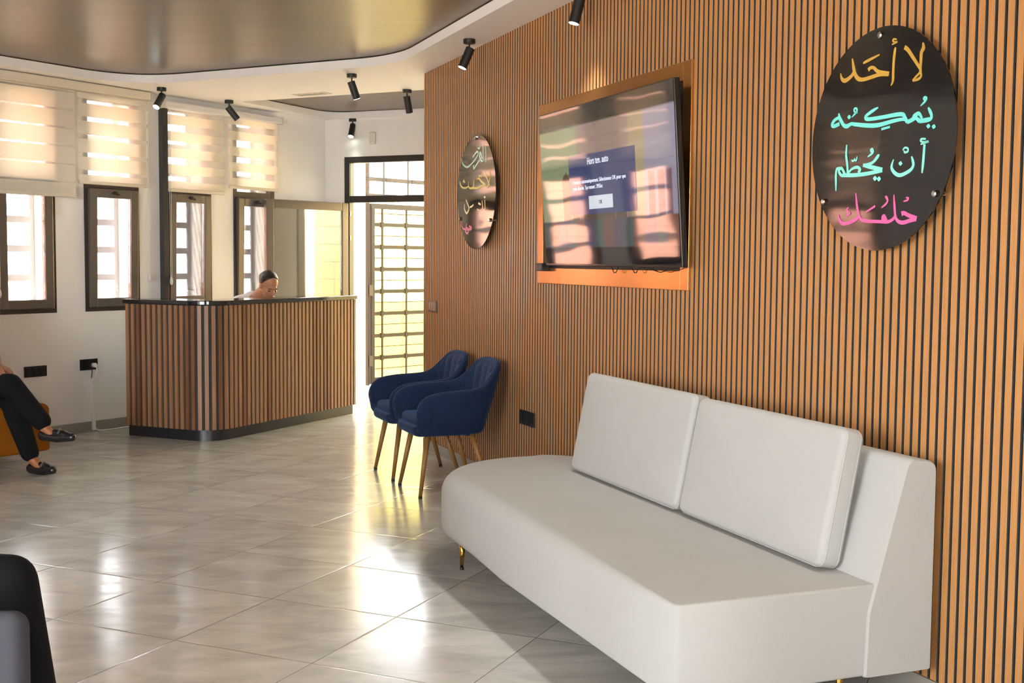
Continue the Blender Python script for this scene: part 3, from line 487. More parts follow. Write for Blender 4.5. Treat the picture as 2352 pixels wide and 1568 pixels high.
# ================================================================ SOFAS
def leg_taper(bm, x, y, z0, z1, r0, r1, lean=(0, 0)): tube(bm, [(x+lean[0], y+lean[1], z0), (x, y, z1)], [r1, r0], 12)
def sofa_leg(parent, x, y, z1, mt, lean=(0, 0)):
    bm = B(); leg_taper(bm, x, y, .012, z1, .016, .008, lean); g_ = obj('leg', bm, mt, parent, smooth=True)
    bm = B(); tube(bm, [(x+lean[0], y+lean[1], 0), (x+lean[0], y+lean[1], .013)], .0095, 10); obj('glide', bm, M_BLACK, g_)
sf = thing('sofa', 'long ivory sofa with a rounded far end on slim brass legs', 'sofa', RW(1.2, .5), ROT_R)
def sl(s, w): return (1.2-s, -(w-.5))
E_ = []
for i in range(15):
    a = pi/2*i/14; E_.append((2.0+.58*sin(a)**1, .40+.565*cos(a)))
for i in range(1, 9):
    a = pi/2*i/8; E_.append((2.28+.30*cos(a), .40-.34*sin(a)))
outl = [(-.13, .06), (-.13, .30), (-.13, .6), (-.13, .945), (-.11, .965), (.3, .965), (.8, .965), (1.3, .965), (1.7, .965)]+E_+[(1.8, .06), (1.0, .06), (.3, .06)]
pl = [sl(*p) for p in outl]
ar = sum(pl[i][0]*pl[(i+1) % len(pl)][1]-pl[(i+1) % len(pl)][0]*pl[i][1] for i in range(len(pl)))
if ar < 0: pl = pl[::-1]; outl = outl[::-1]
rt = [(.012 if p[0] < 0 else .012+.075*min(1, max(0, (p[0])/1.2)))*(1 if p[1] > .3 else .5) for p in outl]
rb = [.010 if p[0] < 1.3 else min(.06, .01+.05*(p[0]-1.3)/.5) for p in outl]
bm = B(); pillow(bm, pl, .128, .42, rb, rt, .006, 7); obj('seat', bm, M_SOFA, sf, smooth=True)
bm = B(); sec = smooth_closed([(.292, .125), (.285, .33), (.145, .812), (.04, .80), (.04, .125)], [.008, .02, .03, .03, .008], 4)
ends = []
for s_, sh in ((-.142, .012), (-.130, 0), (.6, 0), (1.5, 0), (2.12, 0), (2.15, .03)):
    c = (.17, .45); ends.append([bm.verts.new((sl(s_, w)[0], sl(s_, w+(c[0]-w)*sh*2)[1], z+(c[1]-z)*sh)) for w, z in sec])
for a, b in zip(ends, ends[1:]):
    for i in range(len(a)): bm.faces.new((a[i], a[(i+1) % len(a)], b[(i+1) % len(a)], b[i]))
bm.faces.new(ends[0]); bm.faces.new(ends[-1]); o = obj('back', bm, M_SOFA, sf, smooth=True)
def edge_split(o, ang=40):
    m_ = o.modifiers.new('es', 'EDGE_SPLIT'); m_.split_angle = radians(ang)
edge_split(o, 50)
for s_, w_, ln in ((1.98, .90, (-.006, 0)), (1.95, .15, (0, 0)), (-.02, .30, (0, 0)), (-.05, .90, (0, 0))):
    sofa_leg(sf, *sl(s_, w_), .135, M_GOLD, ln)
def cushion(name, label, s0, s1, h, wb, wt, grp):
    W_ = s1-s0; t = .092; tilt = math.atan2(wb-wt, h)
    c = thing(name, label, 'cushion', RW((s0+s1)/2, wb, .438), ROT_R, grp)
    P = roundrect(-W_/2, W_/2, 0, h, .035, 5); bm = B(); pillow(bm, P, -t/2, t/2, .026, .026, .012, 5)
    M = Matrix.Rotation(-tilt, 4, 'X') @ Matrix.Translation((0, t/2, 0)) @ Matrix.Rotation(pi/2, 4, 'X')
    bm.transform(M); obj('cover', bm, M_SOFA, c, smooth=True)
    bm = B(); q = inset_poly(P, .003)
    for zz in (t/2-.02, -t/2+.02): tube(bm, [(x, y, zz) for x, y in inset_poly(P, .0015)]+[(P[0][0], P[0][1], zz)], .0022, 6)
    bm.transform(M); obj('piping', bm, M_SOFA, c, smooth=True)
cushion('back_cushion', 'ivory back cushion nearest the camera, at the square end of the sofa', .035, .975, .462, .35, .258, 'ivory sofa back cushions')
cushion('back_cushion', 'smaller-looking ivory back cushion towards the rounded far end of the sofa', .990, 2.02, .468, .35, .258, 'ivory sofa back cushions')
# ================================================================ BLUE CHAIRS
def make_chair(label):
    t = thing('armchair', label, 'chair', (0, 0, 0), ROT_R, 'navy velvet armchairs by the slat wall')
    Bk = [(.205, -.235, .415), (.232, -.215, .385), (.24, -.15, .375), (.24, -.05, .372), (.235, .05, .372), (.205, .135, .372), (.15, .17, .372), (.08, .182, .372), (0, .185, .372)]
    Tk = [(.262, -.262, .47), (.282, -.262, .56), (.288, -.20, .622), (.288, -.08, .645), (.282, .05, .652), (.264, .145, .668), (.236, .215, .728), (.182, .285, .806), (0, .300, .822)]
    Bk = [(a*.925, b, c) for a, b, c in Bk]; Tk = [(a*.925, b, c) for a, b, c in Tk]
    def col(i, v):
        b, tt = Vector(Bk[i]), Vector(Tk[i]); p = b.lerp(tt, v); bul = sin(pi*v)*.012
        d = Vector((p.x, p.y*.6, 0)); d = d.normalized() if d.length > 1e-5 else Vector((0, 1, 0))
        if i == len(Bk)-1: d = Vector((0, 1, 0))
        return p+d*bul
    nv = 6; cols = []
    for v in range(nv+1):
        r = [col(i, v/nv) for i in range(len(Bk))]; full = [Vector((-p.x, p.y, p.z)) for p in r]+[p for p in r[-2::-1]]; cols.append(catmull(full, 3))
    bm = B(); g_ = [[bm.verts.new(p) for p in c] for c in cols]
    for a, b in zip(g_, g_[1:]):
        for i in range(len(a)-1): bm.faces.new((a[i], a[i+1], b[i+1], b[i]))
    o = obj('shell', bm, M_BLUE, t, smooth=True); sd = o.modifiers.new('solid', 'SOLIDIFY'); sd.thickness = .042; sd.offset = 0
    sb = o.modifiers.new('sub', 'SUBSURF'); sb.levels = 2; sb.render_levels = 2
    bm = B(); P = smooth_closed([(-.212, -.262), (.212, -.262), (.222, .0), (.20, .17), (-.20, .17), (-.222, .0)], [.07, .07, .08, .1, .1, .08], 5)
    pillow(bm, P, .365, .43, .03, .012, 0, 4); obj('seat_base', bm, M_BLUE, t, smooth=True)
    bm = B(); pillow(bm, inset_poly(P, .022), .425, .485, .022, .03, .012, 4); obj('seat_cushion', bm, M_BLUE, t, smooth=True)
    # channelled inner back, following the inside of the shell
    def surf(u, v):
        k = abs(u); i = int(k); f_ = k-i; i2 = min(8, 8-i); j2 = max(0, i2-1); p = col(i2, v).lerp(col(j2, v), f_); return Vector((math.copysign(p.x, u) if k else 0, p.y, p.z))
    bm = B(); nx, nz = 84, 12; gr = []
    for k in range(nz+1):
        v = .30+.665*k/nz; row = []
        for i in range(nx+1):
            u = -3.1+6.2*i/nx; e_ = .05; pu = surf(u+e_, v)-surf(u-e_, v); pv = surf(u, min(1, v+.05))-surf(u, v-.05); nn = pu.cross(pv).normalized()
            if nn.y > 0: nn = -nn
            edge = min(1, min(i, nx-i)/7, k/2, (nz-k)/2); ridge = abs(sin(pi*4.5*(u+3.1)/3.1))**.5*.012
            row.append(bm.verts.new(surf(u, v)+nn*(.008+.016*edge+ridge*edge)))
        gr.append(row)
    for a, b in zip(gr, gr[1:]):
        for i in range(nx): bm.faces.new((a[i], a[i+1], b[i+1], b[i]))
    obj('channelled_back', bm, M_BLUE, t, smooth=True)
    for sx in (-1, 1):
        for (x0, y0, x1, y1) in ((.165, -.17, .222, -.232), (.15, .11, .205, .225)):
            bm = B(); tube(bm, [(sx*x1, y1, .014), (sx*x0, y0, .372)], [.0115, .019], 14); lg = obj('leg', bm, M_OAKLEG, t, smooth=True)
            bm = B(); tube(bm, [(sx*x1, y1, 0), (sx*x1, y1, .016)], .0122, 12); obj('foot_pad', bm, M_BLACK, lg)
    return t
def copy_tree(o, parent=None):
    c = o.copy(); COL.objects.link(c)
    if parent: c.parent = parent; c.matrix_parent_inverse = o.matrix_parent_inverse.copy()
    for ch in list(o.children): copy_tree(ch, c)
    return c
chA = make_chair('navy velvet armchair nearer the sofa, in front of its twin'); chA.location = RW(3.845, .372)
chB = copy_tree(chA); chB.location = RW(4.45, .372); chB['label'] = 'navy velvet armchair nearer the door, partly hidden by its twin'
# ================================================================ TV
tvf = thing('wall_surround', 'gold mirror-finish surround fixed to the slat wall around the screen', 'surround', RW(2.376, 0, 1.296), ROT_R)
fw_, fh_ = 1.744, 1.014; bm = B()
for a in ((-fw_/2, -fw_/2+.075, 0, fh_), (fw_/2-.075, fw_/2, 0, fh_), (-fw_/2+.075, fw_/2-.075, 0, .088), (-fw_/2+.075, fw_/2-.075, fh_-.085, fh_)): box(bm, a[0], a[1], -.014, 0, a[2], a[3])
obj('surround', bm, M_TVG, tvf, bevel=.002)
bm = B(); box(bm, -fw_/2+.07, fw_/2-.07, -.004, 0, .08, fh_-.08); obj('backing', bm, M_BLACK, tvf)
bm = B(); box(bm, -fw_/2+.09, -fw_/2+.17, -.06, -.014, .07, .115); obj('bracket_box', bm, M_BLACK, tvf, bevel=.004)
TW, TH_, TS = 1.53, .822, 2.222
tv = thing('television', 'large wall television tilted forward showing a dialog with an OK button', 'television', RW(TS, .07, 1.398), ROT_R); MT = Matrix.Rotation(radians(4.0), 4, 'X')
bm = B(); box(bm, -TW/2, TW/2, 0, .03, 0, TH_, 0, MT); obj('casing', bm, M_BLKGL, tv, bevel=.003)
def screen_mat():
    m = bpy.data.materials.new('screen'); m.use_nodes = True; nt = m.node_tree; N = nt.nodes; L = nt.links; p = N['Principled BSDF']
    p.inputs['Base Color'].default_value = (.006, .006, .008, 1); p.inputs['Roughness'].default_value = .045; p.inputs['IOR'].default_value = 1.9
    a = N.new('ShaderNodeAttribute'); a.attribute_name = 'picture'; L.new(a.outputs[0], p.inputs['Emission Color']); p.inputs['Emission Strength'].default_value = .42
    tc = N.new('ShaderNodeTexCoord'); mp = N.new('ShaderNodeMapping'); mp.inputs['Scale'].default_value = (1.2, 1, 3.5); L.new(tc.outputs['Object'], mp.inputs[0])
    n = N.new('ShaderNodeTexNoise'); n.inputs['Scale'].default_value = 1.6; n.inputs['Detail'].default_value = 1; L.new(mp.outputs[0], n.inputs[0])
    b = N.new('ShaderNodeBump'); b.inputs['Strength'].default_value = .08; b.inputs['Distance'].default_value = .02; L.new(n.outputs[0], b.inputs['Height']); L.new(b.outputs[0], p.inputs['Normal']); return m
nx, nz = 150, 80; bm = B(); lay = bm.verts.layers.float_color.new('picture'); gr = []
def pic(x, z):
    if z < .10 or z > .715: return lin('0A0A0C')
    u = x/TW+.5; v = (z-.10)/.615
    c = Vector(lin('9A8078')[:3])
    if u < .32: c = Vector(lin('8E9A78')[:3])
    if u > .80: c = Vector(lin('9A95A8')[:3])
    if .70 < u <= .80: c = Vector(lin('A89878')[:3])
    for hx, hz, r in ((.29, .58, .045), (.355, .63, .042), (.40, .58, .04), (.45, .62, .045), (.51, .61, .045), (.56, .58, .04), (.63, .60, .05), (.22, .57, .05)):
        if ((u-hx)*1.6)**2+((v-hz)/1.1)**2 < r*r or (abs(u-hx) < r*.7 and v < hz and v > .2): c = Vector(lin('5A4A38')[:3])
    for hx in (.84, .90, .95):
        if abs(u-hx) < .018 and .1 < v < .55: c = Vector(lin('6A5464')[:3])
    if v < .22:
        c = Vector(lin('4A5A58' if int(u*14) % 3 == 0 else ('704A40' if int(u*14) % 3 == 1 else '544C60'))[:3])
    return (c.x, c.y, c.z, 1)
for k in range(nz+1):
    row = []
    for i in range(nx+1):
        x = -TW/2+.008+(TW-.016)*i/nx; z = .012+(TH_-.02)*k/nz; v = bm.verts.new(MT @ Vector((x, -.0012, z))); v[lay] = pic(x, z); row.append(v)
    gr.append(row)
for a, b in zip(gr, gr[1:]):
    for i in range(nx): bm.faces.new((a[i], a[i+1], b[i+1], b[i]))
obj('screen', bm, screen_mat(), tv)
def lit(name, col, e):
    m = mat(name, '0A0A0A', .05); p = m.node_tree.nodes['Principled BSDF']; p.inputs['IOR'].default_value = 1.8; p.inputs['Emission Color'].default_value = lin(col); p.inputs['Emission Strength'].default_value = e; return m
bm = B(); box(bm, -.385, .37, -.0022, -.0014, 1.655-1.392, 1.958-1.392, 0, MT); dg_ = obj('dialog_box', bm, lit('dialog navy', '3A4670', .5), tv)
bm = B(); box(bm, -.155, .118, -.0030, -.0023, 1.681-1.392, 1.747-1.392, 0, MT); obj('button', bm, lit('button grey', 'C8D0D8', .62), tv)
M_TXT = lit('screen text', 'D8DCE8', .75); M_TXD = lit('screen text dark', '303438', .3)
text_mesh('screen_text', 'Hors ten. auto', .05, M_TXT, dg_, (-.155, -.0030, 1.905-1.392), MT, .82)
text_mesh('screen_text', "s'éteindra automatiquement. Sélectionnez OK pour que", .028, M_TXT, dg_, (-.345, -.0030, 1.815-1.392), MT, .97)
text_mesh('screen_text', 'reste allumée. Tps restant : 295Sec', .028, M_TXT, dg_, (-.345, -.0030, 1.783-1.392), MT, .9)
text_mesh('screen_text', 'OK', .026, M_TXD, dg_, (-.035, -.0036, 1.705-1.392), MT, .9)
for x0, x1, dz in ((.0, .08, .03), (.22, .30, .028), (.36, .66, .022)):
    bm = B(); tube(bm, [(x0, .03, 0), ((x0+x1)/2-.01, .03, -dz), ((x0+x1)/2+.01, .03, -dz), (x1, .03, 0)], .0025, 6); obj('cable', bm, M_BLACK, tv)
# ================================================================ ROUND SIGNS
M_SIGN = mat('black mirror acrylic', '0C0B0B', .06); M_SIGN.node_tree.nodes['Principled BSDF'].inputs['IOR'].default_value = 1.7
nt = M_SIGN.node_tree; n = nt.nodes.new('ShaderNodeTexNoise'); n.inputs['Scale'].default_value = 2.2; n.inputs['Detail'].default_value = 1; tc = nt.nodes.new('ShaderNodeTexCoord'); mp = nt.nodes.new('ShaderNodeMapping'); mp.inputs['Scale'].default_value = (1, 1, 3)
nt.links.new(tc.outputs['Object'], mp.inputs[0]); nt.links.new(mp.outputs[0], n.inputs[0]); b = nt.nodes.new('ShaderNodeBump'); b.inputs['Strength'].default_value = .1; b.inputs['Distance'].default_value = .02
nt.links.new(n.outputs[0], b.inputs['Height']); nt.links.new(b.outputs[0], nt.nodes['Principled BSDF'].inputs['Normal'])
def sign(label, s, z, lines, cols, words, screws):
    t = thing('round_sign', label, 'sign', RW(s, 0, z), ROT_R, 'round black lettered signs')
    bm = B(); n = 96; P = [(.372*cos(2*pi*i/n), .372*sin(2*pi*i/n)) for i in range(n)]; prism(bm, P, .040, .045); bm.transform(Matrix.Rotation(pi/2, 4, 'X'))
    obj('disc', bm, M_SIGN, t)
    for L_, c, wd in zip(lines, cols, words):
        bm = B()
        for k, st in enumerate(L_): stroke(bm, st, -.0465-.0001*k)
        o = obj('lettering', bm, mat('lettering '+c, c, .45), t); o['label'] = wd
    for (x, zz) in screws:
        bm = B(); tube(bm, [(x, 0, zz), (x, -.055, zz)], .0065, 14); tube(bm, [(x, -.046, zz), (x, -.053, zz), (x, -.056, zz)], [.011, .011, .007], 16); obj('standoff_screw', bm, M_CHROME, t, smooth=False)
    return t
sign('large round black sign on the right, gold, turquoise and pink Arabic lettering', .185, 1.838, SIGN_NEAR, ('B08A35', '6CD3CC', '82DCD0', 'D860A0'), ('gold Arabic line', 'turquoise Arabic line', 'pale turquoise Arabic line', 'pink Arabic line'), ((0, .345), (-.29, -.195), (.287, -.195)))
sign('round black mirror-like sign left of the television above the blue chairs', 4.239, 1.869, SIGN_FAR, ('B8DCC8', 'D8C070', 'E4CE98', 'D0607E'), ('mint Arabic line', 'gold Arabic line', 'pale gold Arabic line', 'pink Arabic line'), ((0, .35), (-.31, -.165), (.28, -.19)))
# ================================================================ SOCKETS, SWITCHES, CABLES
def plate(name, label, cat, base, rot, w, h, mt, mods, grp=None, col=None):
    t = thing(name, label, cat, base, rot, grp)
    bm = B(); box(bm, -w/2, w/2, -.010, 0, -h/2, h/2); obj('plate', bm, mt, t, bevel=.003)
    for k, kind in enumerate(mods):
        x = (k-(len(mods)-1)/2)*w/len(mods)*.92
        if kind == 'o':
            bm = B(); bmesh.ops.create_circle(bm, cap_ends=True, segments=24, radius=h*.30, matrix=Matrix.Translation((x, -.0108, 0)) @ Matrix.Rotation(pi/2, 4, 'X')); sk = obj('socket_face', bm, M_BLACK, t)
            bm = B()
            for dx in (-.0095, .0095): tube(bm, [(x+dx, -.0112, 0), (x+dx, -.0118, 0)], .0026, 8)
            obj('contact', bm, M_CHROME, sk)
        else:
            bm = B(); box(bm, x-w/len(mods)*.38, x+w/len(mods)*.38, -.014, -.010, -h*.36, h*.36); obj('rocker', bm, col or mt, t, bevel=.001)
    return t
M_SOCK = mat('black socket plastic', '1E1F22', .35); M_BRNPL = mat('brown grey plastic', '6B5446', .35, metal=.3)
plate('wall_socket', 'black double wall socket on the slat wall between blue chairs and sofa', 'socket', RW(3.41, .0, .485), ROT_R, .235, .088, M_SOCK, 'oo', 'wall sockets')
plate('light_switch', 'brown-grey triple light switch on the slat wall near the door', 'switch', RW(5.30, 0, 1.082), ROT_R, .19, .085, M_BRNPL, 'sss', None, mat('switch rocker grey', '9A8878', .3, metal=.4))
plate('wall_socket', 'black wall socket behind the seated person, nothing plugged in', 'socket', LW(-.405, 0, .532), ROT_L, .20, .085, M_SOCK, 'sss', 'wall sockets')
s2 = plate('wall_socket', 'black wall socket left of the reception desk with a white plug', 'socket', LW(.09, 0, .553), ROT_L, .17, .09, M_SOCK, 'oo', 'wall sockets')
pg = thing('power_plug', 'white plug with white lead hanging from the socket by the desk', 'plug', LW(.125, .011, .545), ROT_L)
bm = B(); tube(bm, [(0, 0, 0), (0, -.03, .002), (0, -.045, -.006)], [.019, .019, .012], 14); obj('plug_body', bm, M_WHITE, pg, smooth=True)
bm = B(); tube(bm, catmull([(0, -.04, 0), (.005, -.045, -.04), (.0, -.03, -.09), (-.02, -.012, -.13)], 5), .0055, 8); obj('lead', bm, M_WHITE, pg, smooth=True)
bm = B(); tube(bm, catmull([(-.02, -.012, 0), (.0, -.03, -.02), (.015, -.025, -.06), (.015, -.016, -.11)], 5), .0035, 8)
obj('black_lead', bm, M_BLACK, s2, smooth=True)
bm = B(); box(bm, -.014, .014, -.022, 0, 0, .415); t = tag(obj('cable_duct', bm, M_WHITE, loc=LW(.115, .0125, .012), rot=ROT_L, bevel=.005), 'white vertical cable duct on the wall under the socket', 'cable duct')
pts = [LW(.125, .03, .03), LW(.16, .04, .008), LW(.3, .06, .006), LW(.42, .05, .006), LW(.56, .10, .006), LW(.72, .18, .006)]
tag(obj('floor_cable', TB(catmull(pts, 6), .0055, 8), M_WHITE, smooth=True), 'white cable on the floor running from the duct to the desk', 'cable')
# ceiling vent and motion sensor
vt = thing('ceiling_vent', 'small white ceiling vent with pale green slots between the brown recesses', 'vent', (-1.71, 10.19, HC), math.atan2(-.146, .275))
bm = B(); box(bm, -.17, .17, -.05, .05, -.006, 0); obj('frame', bm, mat('vent cream', 'DAD0BE', .5), vt)
bm = B()
for k in range(5): box(bm, -.14+.058*k, -.14+.058*k+.04, -.03, .03, -.008, -.006)
obj('slots', bm, mat('vent slot', '9AA090', .5), vt)
bm = B(); box(bm, -.035, .035, -.03, 0, -.06, .06); P = BKO+DB*.58
tag(obj('motion_sensor', bm, mat('sensor white', 'DCD4CA', .5), loc=(P.x, P.y, 2.62), rot=ROT_B, bevel=.012, seg=3), 'small white sensor high on the wall above the door', 'sensor')
# ================================================================ SPOTLIGHTS
M_LENS = emit('lamp lens', 'EAFBF4', 14)
def spot(P, aim, label, on, power=25, first=None):
    t = thing('spotlight', label, 'spotlight', (P[0], P[1], HC), 0, 'black ceiling spotlights')
    bm = B(); tube(bm, [(0, 0, 0), (0, 0, -.028)], .038, 24); obj('canopy', bm, M_BLACK, t, bevel=.002)
    bm = B(); tube(bm, [(0, 0, -.028), (0, 0, -.085)], .006, 10); obj('stem', bm, M_BLACK, t)
    a = Vector(aim).normalized(); c0 = Vector((0, 0, -.075))-a*.02; c1 = c0+a*.135
    bm = B(); tube(bm, [c0, c1], .029, 24); hd = obj('head', bm, M_BLACK, t, bevel=.0015)
    bm = B(); tube(bm, [c1-a*.001, c1+a*.001], .0255, 24); ln = obj('lens', bm, M_LENS if on else mat('lens off', '303234', .2), hd)
    if on:
        ld = bpy.data.lights.new('lamp', 'SPOT'); ld.energy = power; ld.spot_size = radians(105); ld.spot_blend = .9; ld.shadow_soft_size = .025; ld.color = (1, .95, .86)
        lo = bpy.data.objects.new('lamp', ld); COL.objects.link(lo); lo.parent = hd; lo.location = c1+a*.012; lo.rotation_euler = a.to_track_quat('-Z', 'Y').to_euler()
    return t
spot((.33, 6.18), (-.25, -.05, -1), 'black spotlight cut by the top edge of the photo, lit', True)
spot((-.285, 7.649), (-.42, -.1, -1), 'lit black spotlight at the slat wall above the small round sign', True)
spot((-2.893, 9.891), (-.3, -.7, -1), 'lit black spotlight beside the steel post between the blinds', True, 8)
spot((-2.517, 10.637), (.75, .3, -1), 'black spotlight in front of the white blind cassette, tilted right, dark', False)
spot((-1.225, 9.101), (.32, .25, -1), 'black spotlight in the middle of the white ceiling strip, tilted right', True, 6)
spot((-.879, 9.905), (.16, .35, -1), 'dark black spotlight by the far recess, next to the slat wall corner', False)
spot((-1.60, 11.95), (-.12, -.45, -1), 'small lit black spotlight on the far wall side above the door', True, 8)
for s_, wd in ((1.5, 'above the two sofa cushions'), (.2, 'above the square end of the sofa'), (-1.1, 'just past the near end of the sofa'), (-2.4, 'beside the camera')):   # the same row goes on above the sofa, outside the frame
    P = RW(s_, .17); spot((P.x, P.y), (NR.x*.38, NR.y*.38, -1), 'black spotlight outside the photo, '+wd, True)
# ================================================================ PEOPLE
def cap(bm, a, b, r0, r1, n=14):
    a, b = Vector(a), Vector(b); tube(bm, [a, b], [r0, r1], n); ballm(bm, a, r0, n); ballm(bm, b, r1, n)
def limb(bm, pts, rad):
    for i in range(len(pts)-1): cap(bm, pts[i], pts[i+1], rad[i], rad[i+1])
def skinobj(name, bm, material, parent, vox=.009, it=6):
    me = bpy.data.meshes.new(name); bm.to_mesh(me); bm.free(); me.materials.append(material); o = bpy.data.objects.new(name, me); COL.objects.link(o)
    if parent: o.parent = parent
    r = o.modifiers.new('remesh', 'REMESH'); r.mode = 'VOXEL'; r.voxel_size = vox; r.use_smooth_shade = True
    s = o.modifiers.new('smooth', 'SMOOTH'); s.iterations = it; s.factor = .5; return o
def head_parts(bm, M, neck_to):
    def bl(c, sc, rot=None): ballm(bm, (0, 0, 0), 1, 20, sc, None) if False else bmesh.ops.create_uvsphere(bm, u_segments=20, v_segments=14, radius=1, matrix=M @ Matrix.Translation(c) @ Matrix.Diagonal((*sc, 1)))
    bl((0, -.012, .032), (.074, .092, .083)); bl((0, .026, -.028), (.060, .066, .078)); bl((0, .058, -.088), (.026, .024, .022))
    bl((0, .078, .018), (.045, .016, .012)); bl((0, .088, -.064), (.023, .010, .005)); bl((0, .086, -.073), (.019, .010, .006))
    for s in (-1, 1): bl((s*.074, -.008, -.012), (.010, .020, .030)); bl((s*.040, .060, -.030), (.020, .022, .022)); bl((s*.009, .100, -.040), (.009, .010, .007))
    tube(bm, [M @ Vector((0, .084, .008)), M @ Vector((0, .108, -.034))], [.008, .013], 10); ballm(bm, M @ Vector((0, .106, -.036)), .012, 10)
    cap(bm, M @ Vector((0, -.025, -.06)), neck_to, .055, .058)
def face_bits(M, parent):
    for s in (-1, 1):
        bm = B(); ballm(bm, M @ Vector((s*.030, .079, -.010)), .0095, 12, (1.2, .8, .55), M.to_3x3().to_4x4()); obj('eye', bm, mat('eye', '2A1E18', .2), parent, smooth=True)
        bm = B(); tube(bm, [M @ Vector((s*.014, .094, .014)), M @ Vector((s*.032, .093, .019)), M @ Vector((s*.050, .078, .012))], [.003, .0035, .002], 8); obj('eyebrow', bm, M_HAIR, parent, smooth=True)
    bm = B(); tube(bm, [M @ Vector((-.021, .090, -.067)), M @ Vector((0, .100, -.066)), M @ Vector((.021, .090, -.067))], [.002, .0055, .002], 8); obj('lips', bm, mat('lips', '8A4A42', .4), parent, smooth=True)
def hair(M, parent, bun=True):
    bm = B(); bmesh.ops.create_uvsphere(bm, u_segments=96, v_segments=64, radius=1, matrix=M @ Matrix.Translation((0, -.022, .036)) @ Matrix.Diagonal((.081, .098, .088, 1)))
    Mi = M.inverted(); c0 = Vector((0, -.005, .0))
    for v in bm.verts:
        g_ = Mi @ v.co; d = g_.z-(-.028+max(0, (g_.y+.035)*1.55)-abs(g_.x)*.25)
        if g_.y < -.03: d = g_.z+.055
        k = max(0, min(1, d/.014)); k = k*k*(3-2*k); v.co = M @ (c0+(g_-c0)*(.74+.26*k))
    o = obj('hair', bm, M_HAIR, parent, smooth=True)
    if bun: bm = B(); ballm(bm, M @ Vector((0, -.125, .01)), .034, 14); obj('hair_bun', bm, M_HAIR, o, smooth=True)
def hand(bm, wrist, fwd, up, grip=.6, L=.085):
    """palm, four unequal bent fingers and a side thumb"""
    f = Vector(fwd).normalized(); u = Vector(up).normalized(); r = f.cross(u).normalized(); w = Vector(wrist); pc = w+f*L
    for k in (-1.5, -.5, .5, 1.5): cap(bm, w+r*k*.012, pc+r*k*.019, .014, .011, 8)
    for k, ln in zip((-1.5, -.5, .5, 1.5), (.062, .074, .078, .068)):
        a = pc+r*k*.020; b = a+(f-u*grip*.5).normalized()*ln*.5; c = b+(f-u*grip*1.6).normalized()*ln*.5; cap(bm, a, b, .0095, .0085, 8); cap(bm, b, c, .0085, .007, 8)
    a = w+r*.022+f*.02; b = a+(r*.7+f).normalized()*.045; cap(bm, a, b, .012, .010, 8); cap(bm, b, b+(f-u*.3).normalized()*.03, .0095, .008, 8)
def head_matrix(c, fwd, up=(0, 0, 1)):
    f = Vector(fwd).normalized(); u = Vector(up); r = f.cross(u).normalized(); u = r.cross(f); m = Matrix.Identity(4)
    for i in range(3): m[i][0] = r[i]; m[i][1] = f[i]; m[i][2] = u[i]; m[i][3] = c[i]
    return m
# --- receptionist, leaning over her work behind the desk
def woman():
    base = Vector((-2.42, 10.72, 0)); t = thing('person', 'person with tied-back dark hair in a white shirt bending over behind the desk', 'person', base)
    def q(x, y, z): return Vector((x, y, z))-base
    hc = q(-2.135, 10.44, 1.196); M = head_matrix(hc, (.55, -.62, -.52)); nb = q(-2.27, 10.55, 1.075)
    bm = B(); head_parts(bm, M, nb)
    limb(bm, [nb, q(-2.36, 10.64, .92), q(-2.42, 10.72, .58)], [.06, .10, .12])
    for s in (-1, 1):
        side = Vector((.55, .6, 0)).normalized()*s*.165; sh = q(-2.29, 10.58, 1.0)+side; el = q(-2.16, 10.46, .80)+side*1.15; wr = q(-2.03, 10.28, .775)+side*.7
        limb(bm, [nb, sh, el, wr], [.05, .05, .038, .026]); hand(bm, wr, (.5, -.7, -.05), (0, 0, 1), .5)
        hp_ = q(-2.42, 10.72, .53)+side*.5; kn = q(-2.18, 10.50, .53)+side*.7; an = kn+Vector((.02, .05, -.44)); limb(bm, [hp_, kn, an, an+Vector((.10, -.12, -.03))], [.08, .06, .04, .032])
    body = skinobj('body', bm, M_SKIN, t, .008, 4); face_bits(M, body); hair(M, t)
    bm = B(); limb(bm, [nb+Vector((-.045, .035, -.015)), q(-2.36, 10.64, .95), q(-2.42, 10.72, .58)], [.082, .14, .14])
    for s in (-1, 1):
        side = Vector((.55, .6, 0)).normalized()*s*.165; sh = q(-2.29, 10.58, 1.0)+side; el = q(-2.16, 10.46, .80)+side*1.15
        limb(bm, [nb+Vector((-.05, .04, -.02)), sh+Vector((0, 0, .03)), el], [.075, .075, .055])
    skinobj('shirt', bm, M_SHIRT, t, .011, 6)
    bm = B()
    for s in (-1, 1):
        side = Vector((.55, .6, 0)).normalized()*s*.165; hp_ = q(-2.42, 10.72, .53)+side*.5; kn = q(-2.18, 10.50, .53)+side*.7; an = kn+Vector((.02, .05, -.40)); limb(bm, [hp_, kn, an], [.10, .075, .055])
    skinobj('trousers', bm, M_TROUSER, t, .012, 6)
    for s in (-1, 1):
        side = Vector((.55, .6, 0)).normalized()*s*.165; kn = q(-2.18, 10.50, .53)+side*.7; an = kn+Vector((.02, .05, -.49)); bm = B(); limb(bm, [an+Vector((0, .03, .0)), an+Vector((.12, -.14, -.004))], [.036, .034]); skinobj('shoe', bm, M_SHOE, t, .008, 3)
    # stool
    st = thing('desk_stool', 'dark stool behind the reception desk under the seated person', 'stool', base)
    bm = B(); prism(bm, [(.2*cos(2*pi*i/28), .2*sin(2*pi*i/28)) for i in range(28)], .37, .43); obj('seat', bm, M_GREYCH, st, bevel=.015)
    bm = B(); tube(bm, [(0, 0, .02), (0, 0, .37)], .022, 12); obj('column', bm, M_CHROME, st)
    for k in range(5): a = 2*pi*k/5; bm = B(); tube(bm, [(0, 0, .06), (.26*cos(a), .26*sin(a), .02)], [.02, .014], 8); obj('foot', bm, M_BLACK, st)
woman()
